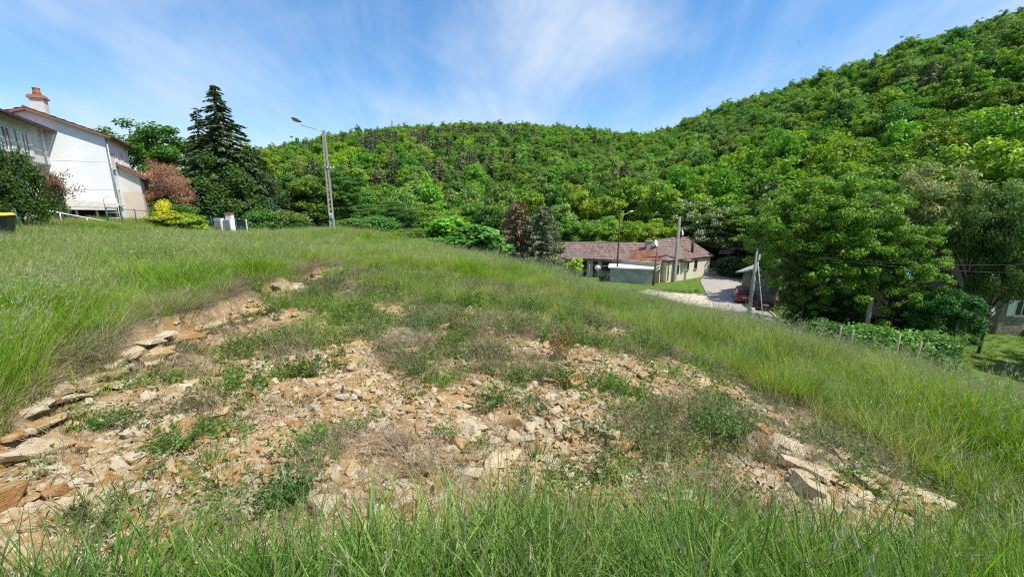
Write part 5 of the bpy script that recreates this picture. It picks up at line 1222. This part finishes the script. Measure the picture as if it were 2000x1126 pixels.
# single ones that stand out
uniq = [(985, 905, .42, 0, 'broad flat limestone slab, biggest of the pile in the middle of the clearing'), (1010, 862, .30, 11, 'upright ochre block leaning on the pile in the middle of the clearing'), (925, 895, .26, 2, 'pale slab at the near end of the middle rock pile'),
        (965, 872, .2, 12, 'round-edged block wedged between slabs of the middle rock pile'), (920, 925, .22, 3, 'flat slab with a dark gap below, just before the middle rock pile'), (1118, 928, .24, 4, 'thin pale slab with a black shadow line, near the foreground grass'),
        (1182, 910, .17, 13, 'rounded white boulder near the foreground grass'), (1372, 752, .34, 1, 'long ochre stone lying by the white upright stone'), (1368, 738, .16, 14, 'small white upright stone beside the long ochre stone'), (1432, 757, .2, 5, 'tan stone alone in the grass right of the long ochre stone'),
        (1520, 832, .3, 15, 'pointed pink-tan block on the right-hand ledge'), (190, 985, .3, 6, 'white-edged slab near the lower left corner'), (20, 975, .36, 16, 'orange block at the left edge near the corner'), (250, 965, .26, 2, 'pale slab in red soil near the lower left'),
        (530, 890, .24, 3, 'cream slab alone in the low weeds, left of centre'), (570, 828, .22, 8, 'pale triangular stone in red soil, left of centre'), (470, 990, .26, 4, 'broad tan slab just above the foreground grass, left'), (790, 690, .5, 7, 'long whitish slab in the grass beyond the dark green tuft'),
        (868, 640, .35, 9, 'pinkish slab among far weeds'), (420, 812, .36, 5, 'long tan slab beside a green weed patch on the left'), (1070, 660, .25, 10, 'stone at the foot of the reddish dock plant'), (1085, 590, .3, 12, 'white stone at the far grassy edge of the clearing'),
        (635, 985, .2, 17, 'white upright stone just above the foreground grass'), (1130, 745, .4, 0, 'grey-white slab of the rocky rib right of centre'), (700, 760, .36, 6, 'chalky slab in pale rubble left of the dark green tuft'), (75, 830, .3, 3, 'pale slab alone in the grass at the foot of the left bank')]
for u, v, s, mi, lb_ in uniq:
    x, y = hit(u, v); put_rock(x, y, s, lb_, None, mi, random.uniform(-.4, .4), .1, .2)
# the cut edge of the bank on the left: bedded slabs
rr_ = random.Random(21)
for k in range(96):
    y = 2.9 + (k / 95) ** 1.3 * 9.4 + rr_.uniform(-.08, .08); lay = k % 3; x = float(x_left(np.array(y))) + (.20, .11, .03)[lay] + rr_.uniform(-.05, .05)
    lbl_ = '%s limestone slab bedded in the cut bank edge, %s' % (('low', 'middle', 'upper')[lay], 'at the left frame side' if y < 3.8 else 'left of the low dark weed patch' if y < 5.5 else 'midway along the bank' if y < 8.5 else 'at the far end of the bank')
    w_ = float((fbm(np.array([x * 1.3]), np.array([y * 1.3]), 9) - .5)[0] * .5); s = rr_.uniform(.18, .42)
    put_rock(x - w_, y, s, lbl_, lbl_, rr_.randrange(10), math.pi / 2 - .1, .06, .2, (.0, .05, .05)[lay] + rr_.uniform(0, .04), (0, rr_.uniform(-.02, .12)))
# the ledge on the right
LED = [(1440, 805), (1480, 815), (1520, 832), (1560, 858), (1600, 880), (1640, 900), (1690, 915), (1730, 945), (1780, 975), (1830, 985)]
for k in range(70):
    f = k / 69 * (len(LED) - 1); i = min(int(f), len(LED) - 2); u = LED[i][0] + (LED[i + 1][0] - LED[i][0]) * (f - i); v = LED[i][1] + (LED[i + 1][1] - LED[i][1]) * (f - i)
    x, y = hit(u + rr_.uniform(-45, 15), v + rr_.uniform(-8, 38)); s = rr_.uniform(.13, .36)
    lbl_ = '%s limestone slab of the right-hand ledge, %s' % ('broad' if s > .25 else 'narrow', 'at its far end by the bushy herb' if f < 3 else 'in its middle' if f < 6 else 'at its near end by the foreground grass')
    put_rock(x, y, s, lbl_, lbl_, rr_.randrange(10), -.85, .12, .3, rr_.uniform(0, .06), (.12, .05))
# loose slabs, thickest on the bare patches
HOT = [(960, 880, .5, 3), (1120, 760, .5, 4), (1170, 860, .5, 4), (1060, 700, .6, 2), (720, 770, .9, 4), (300, 800, .7, 3), (240, 840, .6, 2), (380, 900, .7, 3), (600, 900, .8, 3), (160, 930, .5, 2), (450, 960, .5, 3), (800, 850, .7, 2), (1240, 940, .5, 2),
       (1290, 750, .3, 2), (1510, 930, .4, 4), (1000, 640, .8, 1.5), (850, 680, .9, 2), (640, 690, .8, 1.5), (1240, 660, .5, 1), (560, 760, .8, 2.5), (80, 960, .4, 2), (1640, 960, .4, 3), (1000, 980, .5, 2), (700, 940, .6, 2.5)]
HP = [(*hit(u, v), r0, w) for u, v, r0, w in HOT]; wts = [h[3] for h in HP]
while nrock < 300:
    hx, hy, hr, _ = rr_.choices(HP, wts)[0]; x, y = rr_.gauss(hx, hr * .65), rr_.gauss(hy, hr * .75)
    if float(clearing(np.array([x]), np.array([y]))[0]) < .05 or y < 2.0: continue
    s = min(.42, max(.07, rr_.lognormvariate(-1.95, .42))) * (1 + .02 * y)
    lb_ = '%s limestone piece lying loose %s' % ('large' if s > .24 else 'hand-sized' if s > .13 else 'small', 'near the lower left corner' if x < -1.6 and y < 3.6 else 'in the left of the clearing' if x < -1.6 and y < 6 else 'on the far stony ground below the spruce' if x < -1 else 'just above the foreground grass' if y < 3.1
        else 'on the rocky rib below the dock plant' if x > .45 and y > 3.4 and x < 1.5 else 'by the ledge at the right' if x > 1.5 else 'on the bare middle of the clearing' if y < 5 else 'among weeds in the far middle')
    put_rock(x, y, s, lb_, lb_, None, None, .2, .3)
# rubble: too many and too small to count
rk = np.random.default_rng(5)
def sample(n, dens, box):
    x = rk.uniform(box[0], box[1], n); y = rk.uniform(box[2], box[3], n); p = dens(x, y); k = rk.random(n) < p; return x[k], y[k]
hot = lambda x, y: sum(w * np.exp(-((x - hx) ** 2 + (y - hy) ** 2) / (2 * (r0 * .9) ** 2)) for hx, hy, r0, w in HP)
veg = lambda x, y: sst(.44, .60, fbm(x * .75, y * .75, 77)) * sst(1.5, 5, y) * .8 + .35 * sst(6, 11, y)
rd_ = lambda x, y: sst(-.1, .35, clearing(x, y)) * np.clip(.16 + .16 * hot(x, y) + .5 * sst(.5, .66, fbm(x * 2.1, y * 2.1, 88)), 0, 1) * (1 - .75 * veg(x, y))
x, y = sample(110000, lambda x, y: rd_(x, y) * sst(14, 2, y) ** .6, (-5.6, 5, 1.8, 13.5))
n = len(x); s = np.clip(rk.lognormal(-3.35, .62, n), .012, .15) * (1 + .05 * y)
scatter('limestone_rubble', np.c_[x, y, ground_z(x, y) + s * .04], np.c_[rk.normal(0, .25, (n, 2)), rk.uniform(0, 6.28, n)], np.c_[s * rk.uniform(.8, 1.3, n), s, s * rk.uniform(.8, 1.4, n)], rk.integers(0, len(ROCKS), n), pool('rubble_shape', ROCKS),
        np.zeros((n, 3)), label='broken limestone rubble and chips strewn over the red soil', cat='rubble')

# ------------------------------------------------------------------ grass and weeds
def blades(r, n, spread, L, w, lean, curve, wind=(0, 0), z0=0.):
    a = r.uniform(0, 6.283, n); q = spread * np.sqrt(r.random(n)); bx, by = np.cos(a) * q, np.sin(a) * q
    a2 = a + r.normal(0, .9, n); Ln = r.uniform(L[0], L[1], n); le = r.uniform(.2, 1, n) * lean; cu = r.uniform(.2, 1, n) * curve
    wd = w * r.uniform(.6, 1.3, n); fa = r.uniform(0, 6.283, n); sx, sy = np.cos(fa), np.sin(fa)
    V = np.zeros((n, 8, 3)); dx, dy = np.cos(a2), np.sin(a2)
    for k, t in enumerate((0, .38, .72, 1.)):
        h = le * t + cu * t * t; px = bx + Ln * (dx * h + wind[0] * t * t); py = by + Ln * (dy * h + wind[1] * t * t); pz = Ln * (t - .45 * cu * t * t - .2 * le * t) + z0
        ww = wd * (1, .92, .6, .06)[k] / 2
        V[:, 2 * k] = np.c_[px - sx * ww, py - sy * ww, pz]; V[:, 2 * k + 1] = np.c_[px + sx * ww, py + sy * ww, pz]
    b = np.arange(n)[:, None] * 8
    Q = np.concatenate([b + np.array([[2 * k, 2 * k + 1, 2 * k + 3, 2 * k + 2]]) for k in range(3)])
    return V.reshape(-1, 3), Q, V[:, 6:8].mean(1), (V[:, 6:8].mean(1) - V[:, 4:6].mean(1))
def heads(r, tips, dirs, size, m=7, wid=.11):
    P = []; n = len(tips); d = unit(dirs)
    for k in range(m): P.append(tips - d * size * (k / m) + r.normal(size=(n, 3)) * size * .09)
    P = np.concatenate(P); D = unit(np.tile(d, (m, 1)) + r.normal(size=(len(P), 3)) * .35); b = unit(np.cross(D, r.normal(size=(len(P), 3)))); L = size * .40 * r.uniform(.6, 1.2, len(P))[:, None]
    V = np.stack([P - D * L * .3, P + b * L * wid * .5, P + D * L * .7, P - b * L * wid * .5], 1).reshape(-1, 3); return V, np.arange(len(P) * 4).reshape(-1, 4)
def tuft(name, parts, mats):
    V, Q, I = [], [], []; b = 0
    for v, q, mi in parts: V.append(v); Q.append(q + b); I.append(np.full(len(q), mi)); b += len(v)
    me = mesh_np(name, np.concatenate(V), np.concatenate(Q), False, None, np.concatenate(I))
    for m_ in mats: me.materials.append(m_)
    return me
GM = [M['grass'], M['straw'], M['dead_stem']]
tr = np.random.default_rng(11); T = {k: [] for k in 'ABCDEFG'}
def seed_stems(n, spread, L, size, wind, w=.0035, m=7, stem_mat=0):
    v, q, tp, di = blades(tr, n, spread, L, w, .18, .25, wind); hv, hq = heads(tr, tp, di + np.array([.0, 0, .02]), size, m); return [(v, q, stem_mat), (hv, hq, 1)]
for i in range(5):   # lush near grass
    v, q, _, _ = blades(tr, 22, .11, (.28, .66), .0165, .4, .95); v2, q2, _, _ = blades(tr, 9, .1, (.5, .95), .008, .15, .35)
    T['A'].append(tuft('near_grass', [(v, q, 0), (v2, q2, 0)] + (seed_stems(2, .06, (.65, 1.0), .12, (.14, 0), .004, 12) if i in (0, 3) else []), GM))
for i in range(6):   # meadow grass with pale seed heads
    v, q, _, _ = blades(tr, 46, .15, (.25, .58), .0065, .3, .45, (.10, .02)); T['B'].append(tuft('meadow_grass', [(v, q, 0)] + seed_stems(1 + 2 * (i % 3), .15, (.45, .72), .11, (.22, .03), .0035, 8), GM))
for i in range(5):   # meadow farther off, broader tufts
    v, q, _, _ = blades(tr, 52, .30, (.28, .58), .014, .3, .45, (.12, .02)); T['C'].append(tuft('meadow_grass', [(v, q, 0)] + seed_stems(2 + 3 * (i % 3), .3, (.45, .7), .15, (.24, .03), .006, 6), GM))
for i in range(4):   # dead flattened grass
    v, q, _, _ = blades(tr, 46, .14, (.12, .34), .0045, 1.1, .9, (.15, -.1)); T['D'].append(tuft('dead_grass', [(v, q, 2)], GM))
for i in range(5):   # leafy weeds
    n = 9; v, q, tp, _ = blades(tr, n, .07, (.10, .26), .004, .5, .3); P = np.concatenate([tp * np.array([k, k, k]) + tr.normal(size=(n, 3)) * .022 for k in (1, .9, .75, .6, .45, .3)]); lv, lq = leaf_faces(P, unit(tr.normal(size=(len(P), 3)) * .6 + [0, 0, .8]), .045, tr, .45)
    T['E'].append(tuft('weed', [(v, q, 0), (lv, lq, 0)], GM))
for i in range(4):   # short green grass
    v, q, _, _ = blades(tr, 30, .09, (.08, .24), .006, .45, .5); T['F'].append(tuft('short_grass', [(v, q, 0)], GM))
for i in range(4):   # wiry twiggy stalks, half dead
    v, q, tp, di = blades(tr, 16, .10, (.15, .38), .0035, .55, .2); P = tp + tr.normal(size=tp.shape) * .02; hv, hq = heads(tr, P, di, .07, 5); v2, q2, _, _ = blades(tr, 14, .09, (.06, .2), .004, .5, .4)
    T['G'].append(tuft('dry_stalks', [(v, q, 2), (hv, hq, 2), (v2, q2, 0)], GM))
def lay(name, kinds, x, y, smin, smax, tint, label, cat, tilt=.12, zs=None, clump=None):
    n = len(x); ms = [m_ for k in kinds for m_ in T[k]]
    s = rk.uniform(smin, smax, n) * (1 if clump is None else clump(x, y)); sc3 = np.c_[s, s, s if zs is None else s * zs]
    scatter(name, np.c_[x, y, ground_z(x, y) - .015], np.c_[rk.normal(0, tilt, (n, 2)), rk.uniform(-1.1, 1.1, n) if 'B' in kinds or 'C' in kinds else rk.uniform(0, 6.28, n)], sc3, rk.integers(0, len(ms), n), pool(name + '_shape', ms), tint, label=label, cat=cat)
def tints(x, y, cols, f=.35, seed=50, jit=.16):
    t = np.clip((fbm(x * f, y * f, seed, 4) - .28) * 2.3 + rk.normal(0, jit, len(x)), 0, .999) * (len(cols) - 1); i = t.astype(int); c = np.array(cols); return c[i] * (1 - (t - i))[:, None] + c[np.minimum(i + 1, len(cols) - 1)] * (t - i)[:, None]
LUSH = [(.11, .20, .055), (.13, .24, .045), (.20, .32, .05), (.13, .23, .065), (.26, .35, .08)]
MEAD = [(.18, .32, .03), (.25, .41, .035), (.30, .41, .06), (.38, .41, .14), (.23, .37, .04)]
def wedge(x, y): return np.abs(np.arctan2(x, y)) < 1.06
# foreground
x, y = sample(5200, lambda x, y: sst(.25, -.15, clearing(x, y)) * (np.hypot(x, y) > .75) * np.interp(x, [-4.5, -2.6, -1.2, 5], [.2, .3, .55, .65]) * sst(.25, .45, fbm(x * 1.5, y * 1.5, 92) + .12), (-4.5, 5.5, .55, 3.0))
lay('foreground_grass', 'A', x, y, .5, .92, tints(x, y, LUSH, 1.2), 'tall lush grass along the bottom foreground', 'grass')
# meadow banks
out = lambda x, y: sst(.05, -.5, clearing(x, y)) * wedge(x, y)
x, y = sample(26000, lambda x, y: out(x, y) * (np.hypot(x, y) < 9) * (y > 1.0) * .55, (-9, 9, .8, 9))
k = np.hypot(x, y) > 2.6; x, y = x[k], y[k]
x2, y2 = sample(42000, lambda x, y: out(x, y) * (np.hypot(x, y) >= 9) * (np.hypot(x, y) < 17) * .62, (-17, 17, 3, 17))
x, y = np.r_[x, x2], np.r_[y, y2]; zz_ = ground_z(x, y); k = zz_ > -4.5; x, y = x[k], y[k]
tn = tints(x, y, MEAD)
crest = sst(-.9, -1.6, ground_z(x, y)) * (x > 0)
tn = tn * (1 - .25 * crest[:, None]) + np.array([.20, .24, .11]) * .25 * crest[:, None]
lay('meadow_grass', 'B', x, y, .6, 1.0, tn, 'tall meadow grass with pale seed heads on the banks', 'grass', clump=lambda x, y: .62 + .85 * sst(.3, .7, fbm(x * .8, y * .8, 203, 3)) - .22 * sst(1, 3, x) * sst(7, 10, y))
bld = lambda x, y: ((x - 12.5) ** 2 / 13 ** 2 + (y - 54) ** 2 / 9 ** 2 > 1)
x, y = sample(70000, lambda x, y: out(x, y) * (np.hypot(x, y) >= 16) * (np.hypot(x, y) < 47) * bld(x, y) * np.interp(np.hypot(x, y), [16, 25, 47], [1, .6, .35]), (-42, 30, 5, 47))
zz_ = ground_z(x, y); k = (zz_ > -6.2); x, y = x[k], y[k]
lay('far_meadow_grass', 'C', x, y, .65, 1.0, tints(x, y, MEAD, .15), 'tall pale meadow grass reaching to the houses and the crest', 'grass', clump=lambda x, y: .65 + .75 * sst(.3, .7, fbm(x * .35, y * .35, 205, 3)) - .45 * sst(24, 29, y) * sst(-15, -20, x))
x, y = sample(9000, lambda x, y: (np.hypot(x, y) > 14) * wedge(x, y) * sst(13, 18, x + .3 * (y - 20)) * bld(x, y), (8, 44, 12, 46))
zz_ = ground_z(x, y); RX, RY = rd[0], rd[1]; dr_ = np.min((x[:, None] - RX) ** 2 + (y[:, None] - RY) ** 2, 1); GX = atz(1330, 585, VZ)
k = (zz_ < -6.0) & (dr_ > 2.7 ** 2) & ((x - GX.x) ** 2 / 22 + (y - GX.y) ** 2 / 9 > 1); x, y = x[k], y[k]
lay('yard_grass', 'C', x, y, .28, .5, tints(x, y, [(.10, .19, .02), (.14, .24, .03), (.22, .24, .07)], .4), 'short bright grass of the yard and road verges', 'grass', .1)
# dead thatch on the slopes of the banks
x, y = sample(30000, lambda x, y: sst(-1.25, -.35, clearing(x, y)) * sst(-.05, -.25, clearing(x, y)) * (y > 2.5) * np.where(x < 0, .8, .4) * sst(.38, .55, fbm(x * .9, y * .9, 95)), (-7, 7, 2, 14.5))
lay('dead_grass', 'D', x, y, .7, 1.3, tints(x, y, MEAD), 'matted dead grass on the edges of the banks', 'grass')
# clearing: weeds, short grass, dry stalks in patches
ins = lambda x, y: sst(-.15, .25, clearing(x, y))
x, y = sample(26000, lambda x, y: ins(x, y) * np.clip(veg(x, y) * .8 + .22, 0, 1) * sst(.36, .58, fbm(x * 2.3, y * 2.3, 120)) * (1 - .5 * np.clip(hot(x, y) * .4, 0, 1)), (-5.6, 5, 2, 13.6))
lay('clearing_weeds', 'EF', x, y, .55, 1.25, tints(x, y, [(.09, .17, .03), (.13, .22, .035), (.18, .26, .055), (.17, .20, .07)], 1.1), 'patchy weeds and short grass among the stones', 'weeds', .2)
x, y = sample(17000, lambda x, y: ins(x, y) * np.clip(veg(x, y) * .8 + .25, 0, 1) * sst(.42, .6, fbm(x * 1.3, y * 1.3, 131)), (-5.6, 5, 2, 13.6))
lay('dry_stalks', 'GD', x, y, .5, 1.05, tints(x, y, [(.11, .13, .04), (.16, .17, .07)], 1), 'greyish dry stalks and dead grass among the stones', 'weeds', .25)
x, y = sample(5200, lambda x, y: ins(x, y) * sst(5, 10, y) * sst(.40, .55, fbm(x * 1.1, y * 1.1, 141)), (-5.6, 4, 4, 13.6))
lay('clearing_grass', 'BF', x, y, .4, .85, tints(x, y, MEAD), 'thin grass over the far part of the clearing', 'grass')
# single plants that stand out in the clearing
def plant(name, u, v, h, rad_, n, tint, label, kind='tuft', cat='plant'):
    x, y = hit(u, v); r = np.random.default_rng(int(u * 7 + v))
    e = empty(name, (x, y, gz(x, y) - .02), 0, label, cat); parts = []
    bv, bq, tp, di = blades(r, n, rad_ * .35, (h * .5, h), .006 if kind == 'tuft' else .0045, .5 * rad_ / h, .5 * rad_ / h)
    c = link('stems', mesh_np('stems', bv, bq), M['grass'] if kind != 'dock' else M['dead_stem'], e); c['tint'] = [q * 1.4 for q in tint]
    if kind in ('herb', 'dock'):
        P = np.concatenate([tp * k + r.normal(size=tp.shape) * h * .05 for k in np.linspace(.25, 1, 9)]); lv, lq = leaf_faces(P, unit(r.normal(size=P.shape) * .6 + [0, 0, .6]), .04 if kind == 'herb' else .05, r, .4)
        c = link('leaves', mesh_np('leaves', lv, lq), M['leaf'], e); c['tint'] = [q * 1.4 for q in tint]
    if kind == 'dock':
        hv, hq = heads(r, tp, di, h * .22, 9, .3); c = link('seed_heads', mesh_np('seed_heads', hv, hq), M['leaf'], e); c['tint'] = [.26, .10, .05]
    if kind == 'flower':
        P = np.concatenate([tp + r.normal(size=tp.shape) * .02 for _ in range(5)]); lv, lq = leaf_faces(P, unit(r.normal(size=P.shape)), .024, r, .8); link('flowers', mesh_np('flowers', lv, lq), M['violet'], e)['kind'] = 'stuff'
    return e
M['violet'] = simple('violet_petal', (.16, .12, .45), .6, .2, 5)
plant('dock_plant', 1095, 705, .6, .26, 30, (.13, .12, .03), 'tall reddish dock plant, right of centre of the clearing', 'dock')
plant('grass_tuft', 815, 738, .34, .26, 150, (.05, .12, .02), 'dense dark green grass tuft in the middle of the clearing')
plant('herb_clump', 1420, 850, .42, .42, 90, (.07, .13, .03), 'bushy grey-green herb on the right of the clearing', 'herb')
plant('herb_clump', 1205, 770, .5, .3, 80, (.10, .18, .03), 'tall fine green clump beside the rocky rib', 'tuft')
plant('herb_clump', 825, 650, .45, .35, 80, (.055, .11, .03), 'dark herb clump in the far middle of the clearing', 'herb')
plant('herb_clump', 630, 585, .5, .45, 90, (.06, .12, .03), 'dusky herb clump near the far left end of the clearing', 'herb')
plant('herb_clump', 655, 562, .45, .35, 80, (.06, .115, .035), 'bluish herb clump at the far end near the cut bank', 'herb')
plant('herb_clump', 205, 830, .22, .3, 70, (.05, .13, .02), 'low dark green weed patch in red soil at the left', 'herb')
plant('herb_clump', 350, 868, .26, .35, 70, (.06, .13, .025), 'low green weed patch left of centre', 'herb')
plant('herb_clump', 560, 985, .32, .26, 70, (.05, .12, .02), 'dark leafy weed just above the foreground grass', 'herb')
plant('herb_clump', 950, 800, .36, .3, 80, (.075, .14, .04), 'blue-green stalky clump above the middle rock pile', 'tuft')
plant('herb_clump', 1050, 900, .34, .16, 50, (.10, .17, .03), 'upright green stalks beside the middle rock pile', 'tuft')
plant('oak_seedling', 1065, 668, .55, .12, 12, (.09, .18, .03), 'slim leafy seedling just left of the reddish dock plant', 'herb')
plant('oak_seedling', 1118, 655, .45, .10, 10, (.08, .20, .04), 'slim leafy seedling just right of the reddish dock plant', 'herb')
plant('violet_flowers', 1118, 603, .25, .22, 26, (.07, .13, .04), 'violet wild flowers at the grassy far edge', 'flower')
plant('violet_flowers', 1145, 812, .18, .05, 2, (.07, .13, .04), 'single violet flower on the rocky rib', 'flower')
plant('violet_flowers', 1652, 812, .22, .10, 7, (.07, .13, .04), 'small violet flowers by the right bank', 'flower')
plant('dead_stalks', 400, 905, .34, .12, 12, (.2, .17, .1), 'bare dead stalks in the weeds left of centre', 'dead')
plant('dead_stalks', 180, 765, .3, .2, 30, (.16, .13, .08), 'brown dry stalks at the foot of the cut bank', 'dead')
plant('spiky_grass', 715, 500, .95, .9, 260, (.13, .19, .10), 'pale spiky grass clump on the crest beyond the clearing')
plant('spiky_grass', 1655, 800, .5, .45, 170, (.09, .19, .05), 'fountain-like bright grass clump on the right bank')
# a bird over the hill
bp_ = at(1560, 82, 90); bd = MB(); bd.add([(-.28, 0, .05), (-.05, .09, 0), (0, .2, 0), (.05, .09, 0), (.28, 0, .05), (.05, -.05, 0), (0, -.2, 0), (-.05, -.05, 0), (0, 0, -.05)], [(0, 1, 7), (4, 5, 3), (1, 2, 3), (5, 6, 7), (1, 3, 5, 7), (8, 1, 2), (8, 2, 3), (8, 3, 5), (8, 5, 6), (8, 6, 7), (8, 7, 1)])
o = bd.build('bird', M['black_plastic'], None); o.location = bp_; o.rotation_euler = (.2, .3, .6); tag(o, 'tiny dark bird flying in the sky above the right hill', 'bird')
